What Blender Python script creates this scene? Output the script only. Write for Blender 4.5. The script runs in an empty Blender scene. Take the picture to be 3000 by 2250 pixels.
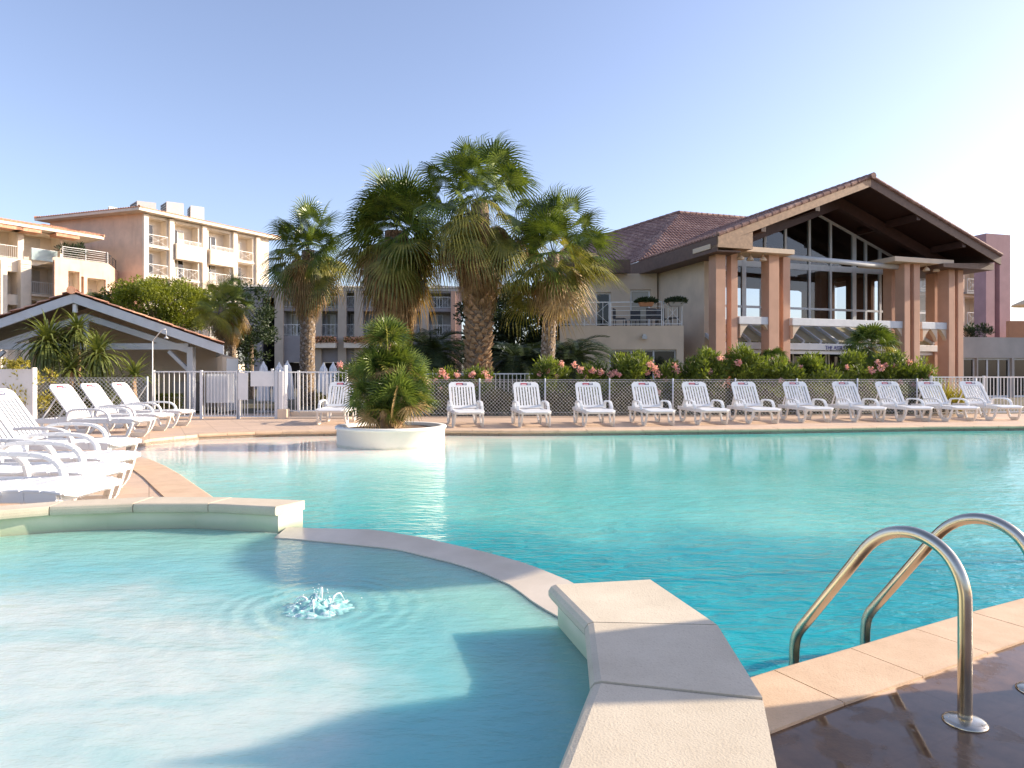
import bpy, math, random
from mathutils import Vector, Matrix, noise
from mathutils.geometry import tessellate_polygon
random.seed(7)
R=math.radians
C=bpy.context.scene.collection
EYE=1.15; FPX=2000.0; HY=1100.0
def G(px,py,h=EYE):            # a point of the photograph on the level that lies h below the eye
    s=(py-HY); return ((px-1500)/s*h, FPX*h/s)
def W(px,py,Y):                # a point of the photograph at distance Y
    return Vector(((px-1500)/FPX*Y, Y, EYE+(HY-py)/FPX*Y))
def lerp(a,b,t): return a+(b-a)*t
U=random.uniform
# ------------------------------------------------------------------ mesh builder
class MB:
    def __init__(s): s.v=[]; s.f=[]; s.m=[]
    def add(s,vs,fs,mi=0):
        o=len(s.v); s.v.extend([tuple(p) for p in vs])
        for f in fs: s.f.append(tuple(i+o for i in f)); s.m.append(mi)
    def quad(s,a,b,c,d,mi=0): s.add([a,b,c,d],[(0,1,2,3)],mi)
    def tri(s,a,b,c,mi=0): s.add([a,b,c],[(0,1,2)],mi)
    def box(s,x0,x1,y0,y1,z0,z1,mi=0):
        s.add([(x0,y0,z0),(x1,y0,z0),(x1,y1,z0),(x0,y1,z0),(x0,y0,z1),(x1,y0,z1),(x1,y1,z1),(x0,y1,z1)],
              [(0,3,2,1),(4,5,6,7),(0,1,5,4),(1,2,6,5),(2,3,7,6),(3,0,4,7)],mi)
    def hexa(s,p,mi=0):        # eight corners: bottom four, top four
        s.add(p,[(0,3,2,1),(4,5,6,7),(0,1,5,4),(1,2,6,5),(2,3,7,6),(3,0,4,7)],mi)
    def beam(s,p,q,w,h,up=(0,0,1),mi=0):
        p=Vector(p);q=Vector(q);d=(q-p).normalized();up=Vector(up)
        x=d.cross(up)
        if x.length<1e-4: x=d.cross(Vector((0,1,0)))
        x.normalize(); z=x.cross(d).normalized()
        x=x*(w/2); z=z*(h/2)
        s.hexa([p-x-z,p+x-z,q+x-z,q-x-z,p-x+z,p+x+z,q+x+z,q-x+z],mi)
    def tube(s,pts,r,n=8,mi=0,cap=True):
        pts=[Vector(p) for p in pts]; rs=r if isinstance(r,(list,tuple)) else [r]*len(pts)
        ref=None; vs=[]
        for i,p in enumerate(pts):
            d=(pts[min(i+1,len(pts)-1)]-pts[max(i-1,0)]).normalized()
            if ref is None:
                ref=d.cross(Vector((0,0,1)))
                if ref.length<1e-3: ref=d.cross(Vector((0,1,0)))
            x=(ref-d*ref.dot(d)).normalized(); ref=x; y=d.cross(x)
            for k in range(n):
                a=2*math.pi*k/n; vs.append(p+(x*math.cos(a)+y*math.sin(a))*rs[i])
        fs=[(i*n+k,i*n+(k+1)%n,(i+1)*n+(k+1)%n,(i+1)*n+k) for i in range(len(pts)-1) for k in range(n)]
        if cap:
            fs.append(tuple(range(n-1,-1,-1))); fs.append(tuple((len(pts)-1)*n+k for k in range(n)))
        s.add(vs,fs,mi)
    def lathe(s,prof,c=(0,0,0),n=24,mi=0):
        vs=[];c=Vector(c)
        for r,z in prof:
            for k in range(n):
                a=2*math.pi*k/n; vs.append(c+Vector((r*math.cos(a),r*math.sin(a),z)))
        fs=[(i*n+k,i*n+(k+1)%n,(i+1)*n+(k+1)%n,(i+1)*n+k) for i in range(len(prof)-1) for k in range(n)]
        s.add(vs,fs,mi)
    def prism(s,poly,z0,z1,holes=(),mi=0,bottom=True,sides=True,side_mi=None):
        loops=[list(poly)]+[list(h) for h in holes]
        flat=[p for l in loops for p in l]
        tr=tessellate_polygon([[Vector((p[0],p[1],0)) for p in l] for l in loops])
        def ori(t):
            a,b,c=[flat[i] for i in t]
            return (b[0]-a[0])*(c[1]-a[1])-(b[1]-a[1])*(c[0]-a[0])>0
        tr=[t if ori(t) else (t[0],t[2],t[1]) for t in tr]
        s.add([(p[0],p[1],z1) for p in flat],tr,mi)
        if bottom: s.add([(p[0],p[1],z0) for p in flat],[(t[0],t[2],t[1]) for t in tr],mi)
        if sides:
            for l in loops:
                n=len(l)
                for i in range(n):
                    a=l[i];b=l[(i+1)%n]
                    s.quad((a[0],a[1],z0),(b[0],b[1],z0),(b[0],b[1],z1),(a[0],a[1],z1),mi if side_mi is None else side_mi)
    def build(s,name,mats,parent=None,smooth=False,bevel=0,recalc=False):
        if not isinstance(mats,(list,tuple)): mats=[mats]
        off=Vector((0,0,0)); p=parent
        while p is not None: off+=p.location; p=p.parent
        me=bpy.data.meshes.new(name)
        me.from_pydata([(a[0]-off.x,a[1]-off.y,a[2]-off.z) for a in s.v],[],s.f)
        for m in mats: me.materials.append(m)
        if len(mats)>1: me.polygons.foreach_set('material_index',s.m)
        if recalc:
            import bmesh
            bm=bmesh.new(); bm.from_mesh(me); bmesh.ops.recalc_face_normals(bm,faces=bm.faces); bm.to_mesh(me); bm.free()
        if smooth: me.polygons.foreach_set('use_smooth',[True]*len(me.polygons))
        me.update()
        o=bpy.data.objects.new(name,me); C.objects.link(o); o.parent=parent
        if bevel:
            b=o.modifiers.new('bevel','BEVEL'); b.width=bevel; b.segments=2; b.limit_method='ANGLE'
        return o
def tag(o,label,cat,group=None):
    o['label']=label; o['category']=cat
    if group: o['group']=group
    return o
def thing(name,label,cat,loc=(0,0,0),group=None):
    o=bpy.data.objects.new(name,None); C.objects.link(o); o.location=loc; o.empty_display_size=.2
    return tag(o,label,cat,group)
def struct(o,kind='structure'):
    o['kind']=kind; return o
def dup(root,loc,rz,label):
    r=root.copy(); C.objects.link(r); r.location=loc; r.rotation_euler=(0,0,rz); r['label']=label
    for ch in list(root.children):
        c=ch.copy(); C.objects.link(c); c.parent=r
        for g in list(ch.children):
            d=g.copy(); C.objects.link(d); d.parent=c
    return r
# ------------------------------------------------------------------ materials
class NT:
    def __init__(s,name):
        s.m=bpy.data.materials.new(name); s.m.use_nodes=True; s.t=s.m.node_tree; s.t.nodes.clear()
        s.out=s.t.nodes.new('ShaderNodeOutputMaterial'); s.g=None
    def n(s,typ,inp=None,**kw):
        nd=s.t.nodes.new('ShaderNode'+typ)
        for k,v in kw.items(): setattr(nd,k,v)
        for k,v in (inp or {}).items(): s.set(nd,k,v)
        return nd
    def set(s,nd,k,v):
        if isinstance(v,tuple) and len(v)==3 and nd.inputs[k].type=='RGBA': v=v+(1,)
        if isinstance(v,bpy.types.NodeSocket): s.t.links.new(v,nd.inputs[k])
        elif isinstance(v,bpy.types.Node): s.t.links.new(v.outputs[0],nd.inputs[k])
        else: nd.inputs[k].default_value=v
    def pos(s):
        if s.g is None: s.g=s.n('NewGeometry')
        return s.g.outputs['Position']
    def noise(s,scale,detail=4,rough=.55,vec=None,dist=0):
        return s.n('TexNoise',{'Scale':scale,'Detail':detail,'Roughness':rough,'Distortion':dist,'Vector':vec or s.pos()})
    def ramp(s,fac,stops,interp='LINEAR'):
        nd=s.n('ValToRGB',{'Fac':fac}); cr=nd.color_ramp; cr.interpolation=interp
        while len(cr.elements)<len(stops): cr.elements.new(.5)
        for e,(p,c) in zip(cr.elements,stops):
            e.position=p; e.color=(c if isinstance(c,tuple) else (c,c,c))+(1,)
        return nd.outputs[0]
    def math(s,op,a,b=0,clamp=False):
        nd=s.n('Math',operation=op,use_clamp=clamp); s.set(nd,0,a); s.set(nd,1,b); return nd.outputs[0]
    def rng(s,v,a,b,c=0,d=1,t='SMOOTHSTEP'):
        nd=s.n('MapRange',{'Value':v,'From Min':a,'From Max':b,'To Min':c,'To Max':d},interpolation_type=t); return nd.outputs[0]
    def mix(s,f,a,b,blend='MIX'):
        nd=s.n('Mix',data_type='RGBA',blend_type=blend); s.set(nd,0,f)
        for i,v in ((6,a),(7,b)):
            if isinstance(v,tuple): nd.inputs[i].default_value=v+(1,)
            elif isinstance(v,bpy.types.NodeSocket): s.t.links.new(v,nd.inputs[i])
            else: s.t.links.new(v.outputs[0],nd.inputs[i])
        return nd.outputs[2]
    def mapping(s,scale=(1,1,1),rot=(0,0,0),loc=(0,0,0)):
        return s.n('Mapping',{'Vector':s.pos(),'Scale':scale,'Rotation':rot,'Location':loc}).outputs[0]
    def bump(s,h,strength=.3,dist=.01,normal=None):
        i={'Height':h,'Strength':strength,'Distance':dist}
        if normal is not None: i['Normal']=normal
        return s.n('Bump',i).outputs[0]
    def pbsdf(s,**k):
        nd=s.n('BsdfPrincipled',{a.replace('_',' '):v for a,v in k.items()}); s.t.links.new(nd.outputs[0],s.out.inputs[0]); return nd
    def surf(s,sh): s.t.links.new(sh.outputs[0],s.out.inputs[0])
def c3(c,k=1): return tuple(min(1,x*k) for x in c)
def stucco(name,c,var=.12,scale=1.2,bump=.25,rough=.9,fine=60,dirt=None):
    n=NT(name); a=n.noise(scale,5); col=n.ramp(a.outputs[0],[(.3,c3(c,1-var)),(.7,c3(c,1+var*.6))])
    if dirt:
        v=n.mapping((2.2,2.2,.25)); d=n.noise(1.3,5,.6,v)
        col=n.mix(n.rng(d.outputs[0],.52,.8,0,.5),col,dirt)
    b=n.noise(fine,3)
    n.pbsdf(Base_Color=col,Roughness=rough,Normal=n.bump(b.outputs[0],bump,.006)); return n.m
def plain(name,c,rough=.5,metal=0,var=.06,scale=4,bump=0):
    n=NT(name); a=n.noise(scale,3); col=n.ramp(a.outputs[0],[(.3,c3(c,1-var)),(.7,c3(c,1+var))])
    k=dict(Base_Color=col,Roughness=rough,Metallic=metal)
    if bump: k['Normal']=n.bump(n.noise(40,3).outputs[0],bump,.004)
    n.pbsdf(**k); return n.m
def leafmat(name,c1,c2,scale=3,trans=.35,rough=.45):
    n=NT(name); a=n.noise(scale,3,.7); b=n.noise(scale*9,2)
    f=n.math('ADD',n.math('MULTIPLY',a.outputs[0],.7),n.math('MULTIPLY',b.outputs[0],.3))
    col=n.ramp(f,[(.36,c1),(.64,c2)])
    p=n.n('BsdfPrincipled',{'Base Color':col,'Roughness':rough})
    t=n.n('BsdfTranslucent',{'Color':n.mix(1.0,col,(1.05,1.05,.5),'MULTIPLY')})
    n.surf(n.n('MixShader',{0:trans,1:p,2:t})); return n.m
def glassmat(name,tint=(.02,.025,.03),trans=.0,rough=.03,ior=1.45):
    n=NT(name); w=n.noise(.6,2); 
    p=n.n('BsdfPrincipled',{'Base Color':tint,'Roughness':rough,'IOR':ior,'Specular IOR Level':.6,'Normal':n.bump(w.outputs[0],.12,.02)})
    if trans:
        t=n.n('BsdfTransparent',{'Color':(.82,.88,.9)}); n.surf(n.n('MixShader',{0:trans,1:p,2:t}))
    else: n.surf(p)
    return n.m
def woodmat(name,c,var=.25,along=(1,1,1),rough=.6):
    n=NT(name); v=n.mapping(along); a=n.noise(6,6,.65,v)
    n.pbsdf(Base_Color=n.ramp(a.outputs[0],[(.3,c3(c,1-var)),(.7,c3(c,1+var))]),Roughness=rough,Normal=n.bump(a.outputs[0],.3,.01)); return n.m
M={}
M['cream']=stucco('cream_stucco',(.78,.68,.56),dirt=(.5,.42,.32))
M['peach']=stucco('peach_stucco',(.76,.55,.41),dirt=(.50,.32,.22))
M['salmon']=stucco('salmon_stucco',(.62,.42,.32))
M['beige']=stucco('beige_stucco',(.70,.565,.425),dirt=(.60,.48,.36))
M['grey_beige']=stucco('grey_stucco',(.42,.39,.36))
M['column']=stucco('terracotta_plaster',(.58,.35,.245),dirt=(.48,.275,.19))
M['pylon']=stucco('mauve_plaster',(.42,.26,.27))
M['terracotta']=stucco('terracotta_wall',(.55,.26,.14))
M['white_wall']=stucco('white_render',(.80,.79,.76),var=.04)
M['white_paint']=plain('white_paint',(.78,.77,.75),.45,var=.05)
M['grey_paint']=plain('grey_white_paint',(.60,.62,.64),.5)
M['plastic']=plain('white_plastic',(.72,.72,.715),.32,var=.03)
M['slatshadow']=plain('dark_gap',(.05,.05,.05),.8)
M['brown']=woodmat('dark_brown_timber',(.050,.020,.013))
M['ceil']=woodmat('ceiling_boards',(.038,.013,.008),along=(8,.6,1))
M['tan']=woodmat('sunlit_fascia',(.36,.23,.14))  # sunlit tone of the left barge board put into the colour
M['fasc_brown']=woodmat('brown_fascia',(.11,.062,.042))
M['steel']=None
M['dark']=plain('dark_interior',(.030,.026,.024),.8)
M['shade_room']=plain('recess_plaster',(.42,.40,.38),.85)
M['glass']=glassmat('window_glass',(.010,.014,.018))
M['curtain']=glassmat('curtained_glass',(.36,.33,.27))
M['wall_shade']=stucco('shaded_wall_stucco',(.30,.275,.28))  # shade over the block behind the palms put into a darker wall colour
M['pil_shade']=stucco('shaded_pilaster_stucco',(.46,.39,.32))  # pilasters of the same block, their shade also in the colour
M['glass_clear']=glassmat('clear_pane',(.008,.008,.008),.62,ior=2.3)
M['glass_bal']=glassmat('balcony_glass',(.45,.55,.55),.35)
M['shutter']=plain('roller_shutter',(.50,.46,.40),.6)
M['shutter_grey']=plain('grey_door_panel',(.30,.31,.33),.5)
M['metal_dark']=plain('dark_metal',(.06,.06,.065),.5)
M['galv']=plain('galvanised_metal',(.50,.50,.48),.45,.4)
M['wire']=plain('chain_link_wire',(.62,.60,.54),.5,.2)
M['ac_dark']=plain('louver_dark',(.10,.10,.10),.6)
M['ac']=plain('ac_casing',(.66,.65,.62),.5)
def tilemat(name,c,c2):
    n=NT(name); a=n.noise(5,3,.8); b=n.noise(.7,3)
    f=n.math('ADD',n.math('MULTIPLY',a.outputs[0],.65),n.math('MULTIPLY',b.outputs[0],.35))
    n.pbsdf(Base_Color=n.ramp(f,[(.36,c),(.5,c3(c,1.5)),(.66,c2)]),Roughness=.8,Normal=n.bump(n.noise(30,3).outputs[0],.3,.01)); return n.m
M['tile_brown']=tilemat('brown_roof_tiles',(.16,.09,.075),(.46,.31,.25))
M['tile_orange']=tilemat('orange_roof_tiles',(.40,.20,.12),(.72,.44,.29))
M['palm_green']=leafmat('palm_green',(.018,.045,.008),(.20,.26,.04),2.6,.22,.35)
M['palm_olive']=leafmat('palm_olive',(.07,.09,.015),(.36,.32,.07),2.6,.28,.4)
M['palm_dry']=leafmat('palm_dry',(.16,.085,.03),(.55,.36,.15),3.4,.25,.6)
M['fan_green']=leafmat('fan_palm_green',(.03,.06,.015),(.25,.30,.06),6,.25,.35)
M['sword_green']=leafmat('sword_green',(.05,.08,.02),(.28,.31,.08),3,.3)
M['date_green']=leafmat('date_palm_green',(.02,.04,.014),(.06,.085,.03),2,.25)
M['tree_green']=leafmat('tree_green',(.07,.10,.010),(.32,.34,.03),.9,.42)
M['ole_green']=leafmat('oleander_green',(.03,.06,.010),(.28,.34,.05),1.4,.42)
M['hedge_green']=leafmat('hedge_green',(.05,.075,.012),(.20,.22,.03),3,.35)
M['yellow_leaf']=leafmat('yellow_leaf',(.22,.20,.03),(.50,.43,.07),3,.35)
M['pink']=leafmat('pink_petal',(.82,.40,.44),(.94,.66,.66),6,.35)
M['coral']=leafmat('coral_petal',(.60,.30,.20),(.78,.50,.36),4,.3)
n=NT('palm_bark'); v=n.noise(14,5,.7); n.pbsdf(Base_Color=n.ramp(v.outputs[0],[(.35,(.07,.045,.03)),(.5,(.20,.14,.09)),(.68,(.42,.32,.22))]),Roughness=.9,Normal=n.bump(v.outputs[0],.8,.03)); M['bark']=n.m
M['palm_sunlit']=leafmat('sunlit_palm_green',(.12,.15,.02),(.46,.46,.09),3,.35)  # sunlight on the small kiosk palm put into a lighter leaf colour
M['boot']=plain('leaf_base_boots',(.40,.26,.15),.85,var=.35,scale=9)
M['boot_grey']=plain('grey_leaf_bases',(.40,.34,.30),.9,var=.35,scale=9)
M['soil']=plain('soil',(.16,.10,.06),.95,var=.3,scale=12,bump=.5)
# brushed steel of the ladder
n=NT('brushed_steel'); a=n.noise(160,2); b=n.noise(5,4)
n.pbsdf(Base_Color=n.ramp(b.outputs[0],[(.3,(.46,.41,.33)),(.7,(.62,.56,.47))]),Metallic=1,Roughness=n.rng(b.outputs[0],.3,.7,.16,.30),Normal=n.bump(a.outputs[0],.05,.001)); M['steel']=n.m
# ------------------------------------------------------------------ ground, deck, pool
def sq(a,b,c,d): return [(a,c),(b,c),(b,d),(a,d)]
POOL=[G(3000,1248),G(2700,1250),G(2260,1257),G(1727,1262),G(1500,1263),G(1300,1262),(-2.6,14.25),(-3.66,14.15),(-5.0,13.9),(-6.1,13.3),(-6.55,12.4),
      (-6.45,11.4),(-5.95,10.5),(-5.02,9.39),(-4.5,8.75),(-4.07,8.2),(-3.45,7.3),(-2.86,6.46),(-2.2,5.5),(-1.7,4.8),(-1.4,4.2),(-.6,3.8),(.0,3.3),(.35,2.28),(.62,2.415),
      G(2200,1990),G(2386,1937),G(2576,1881),G(2774,1819),G(3000,1758),(4.5,4.5),(7,6.2),(9,9),(12,12.6),(14,15.7)]
# ground
n=NT('garden_ground'); a=n.noise(.8,5); n.pbsdf(Base_Color=n.ramp(a.outputs[0],[(.35,(.06,.055,.03)),(.65,(.13,.11,.06))]),Roughness=.95,Normal=n.bump(n.noise(20,4).outputs[0],.5,.02)); M['ground']=n.m
mb=MB(); mb.prism(sq(-900,900,-300,1500),-.5,-.02,holes=[sq(-16,28,-8,20.6)],bottom=False,sides=False)
struct(mb.build('ground',M['ground']))
# deck paving: peach slabs, joints, and the wet patch by the ladder
n=NT('deck_paving')
vm=n.mapping((1,1,1),(0,0,R(-28))); br=n.n('TexBrick',{'Vector':vm,'Scale':1.0,'Color1':(.60,.44,.32),'Color2':(.68,.50,.37),'Mortar':(.34,.24,.17),'Mortar Size':.006,'Brick Width':.62,'Row Height':.42,'Mortar Smooth':.3},offset=.0)
a=n.noise(2.2,6,.65); col=n.mix(n.rng(a.outputs[0],.35,.75,0,.5),br.outputs[0],(.50,.37,.27))
col=n.mix(n.rng(n.noise(90,2).outputs[0],.35,.7,0,.25),col,(.42,.30,.22))
sep=n.n('SeparateXYZ',{0:n.pos()})
# signed distance from the coping line by the ladder: wet on the far side of it
ex,ey=.88,.475
dd=n.math('SUBTRACT',n.math('MULTIPLY',n.math('SUBTRACT',sep.outputs[0],1.217),ey),n.math('MULTIPLY',n.math('SUBTRACT',sep.outputs[1],2.748),ex))
wn=n.noise(3.2,3,.5); dd=n.math('ADD',dd,n.math('MULTIPLY',n.math('SUBTRACT',wn.outputs[0],.5),.28))
wet=n.rng(dd,.300,.315)
wet=n.math('MULTIPLY',wet,n.rng(sep.outputs[1],4.2,3.4)); wet=n.math('MULTIPLY',wet,n.rng(sep.outputs[0],4.5,3.8))
pud=n.rng(n.noise(4.0,4,.6).outputs[0],.42,.52); wr=n.math('MULTIPLY',wet,pud)
col=n.mix(n.math('MULTIPLY',wet,.94),col,n.ramp(n.noise(7,5,.7).outputs[0],[(.3,(.058,.030,.016)),(.7,(.145,.078,.042))]))
bmp=n.bump(n.mix(wr,n.noise(70,3).outputs[0],(.5,.5,.5)),.35,.003)
n.pbsdf(Base_Color=col,Roughness=n.math('SUBTRACT',n.rng(wr,0,1,.62,.05,'LINEAR'),n.math('MULTIPLY',n.math('SUBTRACT',wet,wr),.3)),Normal=bmp,IOR=1.33); M['deck']=n.m
mb=MB(); mb.prism(sq(-16,28,-8,20.6),-.5,0,holes=[POOL],bottom=False)
struct(mb.build('pool_deck',M['deck']))
# coping strip along the pool edge
n=NT('coping_stone'); a=n.noise(5,6,.65); b=n.noise(140,2)
col=n.ramp(a.outputs[0],[(.3,(.54,.37,.235)),(.7,(.68,.49,.33))]); col=n.mix(n.rng(b.outputs[0],.5,.75,0,.3),col,(.36,.26,.18))
n.pbsdf(Base_Color=col,Roughness=.75,Normal=n.bump(b.outputs[0],.35,.004)); M['coping']=n.m
def offset_line(pts,d):
    out=[]
    for i,p in enumerate(pts):
        a=Vector(pts[max(i-1,0)]);b=Vector(pts[min(i+1,len(pts)-1)]);t=(b-a).normalized(); nn=Vector((t.y,-t.x))
        out.append((p[0]+nn.x*d,p[1]+nn.y*d))
    return out
def resample(pts,step):
    out=[pts[0]]; acc=0
    L=[0]
    for i in range(1,len(pts)): L.append(L[-1]+(Vector(pts[i])-Vector(pts[i-1])).length)
    n=max(1,round(L[-1]/step)); 
    out=[]
    for k in range(n+1):
        d=L[-1]*k/n; i=1
        while i<len(L)-1 and L[i]<d: i+=1
        t=(d-L[i-1])/(L[i]-L[i-1]); out.append((lerp(pts[i-1][0],pts[i][0],t),lerp(pts[i-1][1],pts[i][1],t)))
    return out
def stones(mb,line_in,line_out,z0,z1,gap=.006,r=.0,jit=.0,mi=0,side=1):
    # quads of stone between two matching polylines, rounded nose on the line_in side
    for i in range(len(line_in)-1):
        a,b=Vector(line_in[i]),Vector(line_in[i+1]);c,d=Vector(line_out[i+1]),Vector(line_out[i])
        t=(b-a).normalized(); a=a+t*gap/2;b=b-t*gap/2; t2=(c-d).normalized(); d=d+t2*gap/2;c=c-t2*gap/2
        zj=U(-jit,jit)
        prof=[]
        k=5; h=z1-z0
        for q in range(k+1):
            ang=math.pi/2-math.pi*q/k
            prof.append((-math.cos(ang)*r, (z0+z1)/2+math.sin(ang)*h/2))
        vs=[];
        for P,Q in ((a,d),(b,c)):
            nrm=(P-Q).normalized()
            P0=P-nrm*r
            row=[(Q.x,Q.y,z1+zj)]+[(P0.x-nrm.x*o,P0.y-nrm.y*o,z+zj) for o,z in prof]+[(Q.x,Q.y,z0+zj)]
            vs+=row
        m=len(prof)+2
        fs=[(q,q+1,m+q+1,m+q) for q in range(m-1)]+[tuple(range(m-1,-1,-1)),tuple(range(m,2*m)),(m-1,0,m,2*m-1)]
        mb.add(vs,fs,mi)
mb=MB()
far=resample([(14,15.7)]+POOL[:6],.6); far=[(p[0],p[1]-.03) for p in far]
stones(mb,far,[(p[0],p[1]+.36) for p in far],-.05,.012,.008,.025,.002)
fl=resample([POOL[6],POOL[7],POOL[8],POOL[9]],.5); stones(mb,offset_line(fl,.03)if 0 else [(p[0],p[1]-.03) for p in fl],[(p[0]-.03,p[1]+.33) for p in fl],-.05,.012,.008,.025,.002)
lf=resample([POOL[13],POOL[14],POOL[15],POOL[16],POOL[17],POOL[18]],.9)
stones(mb,offset_line(lf,-.03),offset_line(lf,.36),-.05,.012,.006,.025,.001)
nr=resample([POOL[i] for i in range(24,30)],.425)+resample([POOL[i] for i in range(29,34)],.5)[1:]
stones(mb,offset_line(nr,-.02),offset_line(nr,.30),-.05,.010,.005,.022,.0006)
struct(mb.build('pool_coping',M['coping'],recalc=True))
# pool basin wall (painted) below the coping
mb=MB(); 
for i in range(len(POOL)):
    a=POOL[i];b=POOL[(i+1)%len(POOL)]
    mb.quad((a[0],a[1],-.6),(b[0],b[1],-.6),(b[0],b[1],-.05),(a[0],a[1],-.05))
# pool water
n=NT('pool_water'); sep=n.n('SeparateXYZ',{0:n.pos()}); X=sep.outputs[0];Y=sep.outputs[1]
wob=n.noise(.55,4,.6); wv=n.math('SUBTRACT',wob.outputs[0],.5)
yy=n.math('ADD',Y,n.math('MULTIPLY',wv,1.6)); yy=n.math('ADD',yy,n.math('MULTIPLY',X,.07))
deep=n.rng(yy,6.3,4.6)
dist=n.math('SQRT',n.math('ADD',n.math('POWER',n.math('SUBTRACT',X,-4.3),2),n.math('POWER',n.math('MULTIPLY',n.math('SUBTRACT',Y,13.0),1.25),2)))
dist=n.math('ADD',dist,n.math('MULTIPLY',wv,1.2))
beach=n.rng(dist,5.2,2.4)
rim=n.math('MULTIPLY',n.rng(n.math('ADD',Y,n.math('MULTIPLY',wv,.6)),12.9,13.9),n.rng(X,1.8,.2)); beach=n.math('MAXIMUM',beach,n.math('MULTIPLY',rim,.8))
pale=n.rng(dist,9.0,4.2)
col=n.mix(pale,(.11,.49,.45),(.42,.77,.69))
col=n.mix(n.rng(wob.outputs[0],.42,.62,0,.35),col,(.25,.63,.56))
col=n.mix(beach,col,(.90,.83,.72))
col=n.mix(deep,col,(.004,.30,.345))
col=n.mix(n.math('MULTIPLY',n.rng(yy,4.3,2.9),.4),col,(.006,.35,.42))
w1=n.noise(8,3,.5,n.mapping((.5,1.3,1),(0,0,R(14))),.6); w2=n.noise(26,3,.55,n.mapping((.6,1.3,1),(0,0,R(-9)))); w3=n.noise(2.4,3,.5,n.mapping((.5,1.1,1)))
h=n.math('ADD',n.math('MULTIPLY',w1.outputs[0],1.0),n.math('MULTIPLY',w2.outputs[0],.22)); h=n.math('ADD',h,n.math('MULTIPLY',w3.outputs[0],1.2))
n.pbsdf(Base_Color=col,Roughness=.03,IOR=1.33,Normal=n.bump(h,n.rng(Y,3.5,10,.75,.06,'LINEAR'),.05),Subsurface_Weight=.6,Subsurface_Radius=(.25,.6,.6),Subsurface_Scale=.6); M['water']=n.m
mb=MB(); mb.prism([(-9,0.5),(15.9,0.5),(15.9,17),(-9,17)],-1.6,-.10)
struct(mb.build('pool_water',M['water']))
# ------------------------------------------------------------------ the raised spa
H1=.80; H2=.95
def g1(p): return G(p[0],p[1],H1)
ZC=EYE-H1     # top of the curb, .35
ZW=.19
wl_back=[(-4.7,2.0),(-4.35,3.0),(-3.75,3.8)]+[g1(p) for p in ((0,1482),(225,1464),(379,1456),(615,1454),(894,1465.6))]
wl_front=[(-4.45,2.0),(-4.12,2.9),(-3.58,3.62)]+[g1(p) for p in ((0,1493),(180,1482),(307,1477),(563,1473),(807,1484.5))]
cl=[g1(p) for p in ((1605,1713),(1712,1822),(1728,1992),(1622,2250))]+[(-.10,.90),(-.6,.35),(-1.5,-.05),(-3,-.05),(-4.1,.8),(-4.45,2.0)]
cr=[g1(p) for p in ((1904,1697),(2101,1830),(2235,2045),(2277,2250))]+[(.30,.70),(-.35,.02),(-1.4,-.4),(-3.1,-.4),(-4.4,.6),(-4.7,2.0)]
sp_in=[(-1.40,4.02)]+[G(p[0],p[1],H2) for p in ((876,1577),(1161,1605),(1317,1643),(1400,1667),(1500,1712),(1572,1767),(1660,1816))]+[(.28,2.45)]
sp_out=[(-1.40,4.26)]+[G(p[0],p[1],H2) for p in ((876,1549),(1100,1554),(1233,1577),(1400,1615),(1500,1641),(1558,1660),(1685,1712))]+[(.44,2.66)]
n=NT('spa_coping'); a=n.noise(3.5,6,.7); b=n.noise(170,2,.6); c=n.noise(28,4,.7)
col=n.ramp(a.outputs[0],[(.3,(.54,.46,.34)),(.7,(.68,.59,.45))]); oi=n.n('ObjectInfo'); col=n.mix(n.rng(oi.outputs['Random'],0,1,0,.22,'LINEAR'),col,(.42,.36,.28)); col=n.mix(n.rng(n.noise(1.6,6,.7).outputs[0],.5,.72,0,.4),col,(.46,.38,.28)); col=n.mix(n.rng(b.outputs[0],.56,.74,0,.38),col,(.32,.23,.15)); col=n.mix(n.rng(c.outputs[0],.55,.8,0,.3),col,(.48,.40,.31))
n.pbsdf(Base_Color=col,Roughness=.8,Normal=n.bump(b.outputs[0],.4,.003)); M['spa_coping']=n.m
n=NT('spa_paint'); sep=n.n('SeparateXYZ',{0:n.pos()}); a=n.noise(3,5)
lo=n.rng(n.math('ADD',sep.outputs[2],n.math('MULTIPLY',a.outputs[0],.05)),.285,.235)
col=n.mix(lo,n.ramp(a.outputs[0],[(.3,(.62,.60,.44)),(.7,(.72,.68,.52))]),(.50,.55,.38))
n.pbsdf(Base_Color=col,Roughness=.7,Normal=n.bump(n.noise(50,3).outputs[0],.2,.004)); M['spa_paint']=n.m
n=NT('spill_ledge'); a=n.noise(4,5); n.pbsdf(Base_Color=n.ramp(a.outputs[0],[(.3,(.62,.53,.42)),(.7,(.74,.64,.52))]),Roughness=.25,Normal=n.bump(n.noise(60,3).outputs[0],.2,.003)); M['ledge']=n.m
spa=thing('jacuzzi','round raised cream jacuzzi with low spill edge in the front left corner','jacuzzi',(-2,2,0))
def wallring(mb,a,b,z0,z1):
    poly=list(a)+list(reversed(b)); mb.prism(poly,z0,z1,bottom=False)
mb=MB()
ins=.035
wallring(mb,offset_line(wl_back,.03),offset_line(wl_front,-.03),-.6,ZC-.058)
wallring(mb,offset_line(cl,-.04),offset_line(cr,.04),-.6,ZC-.058)
mb.build('basin_wall',M['spa_paint'],spa,recalc=True)
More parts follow.
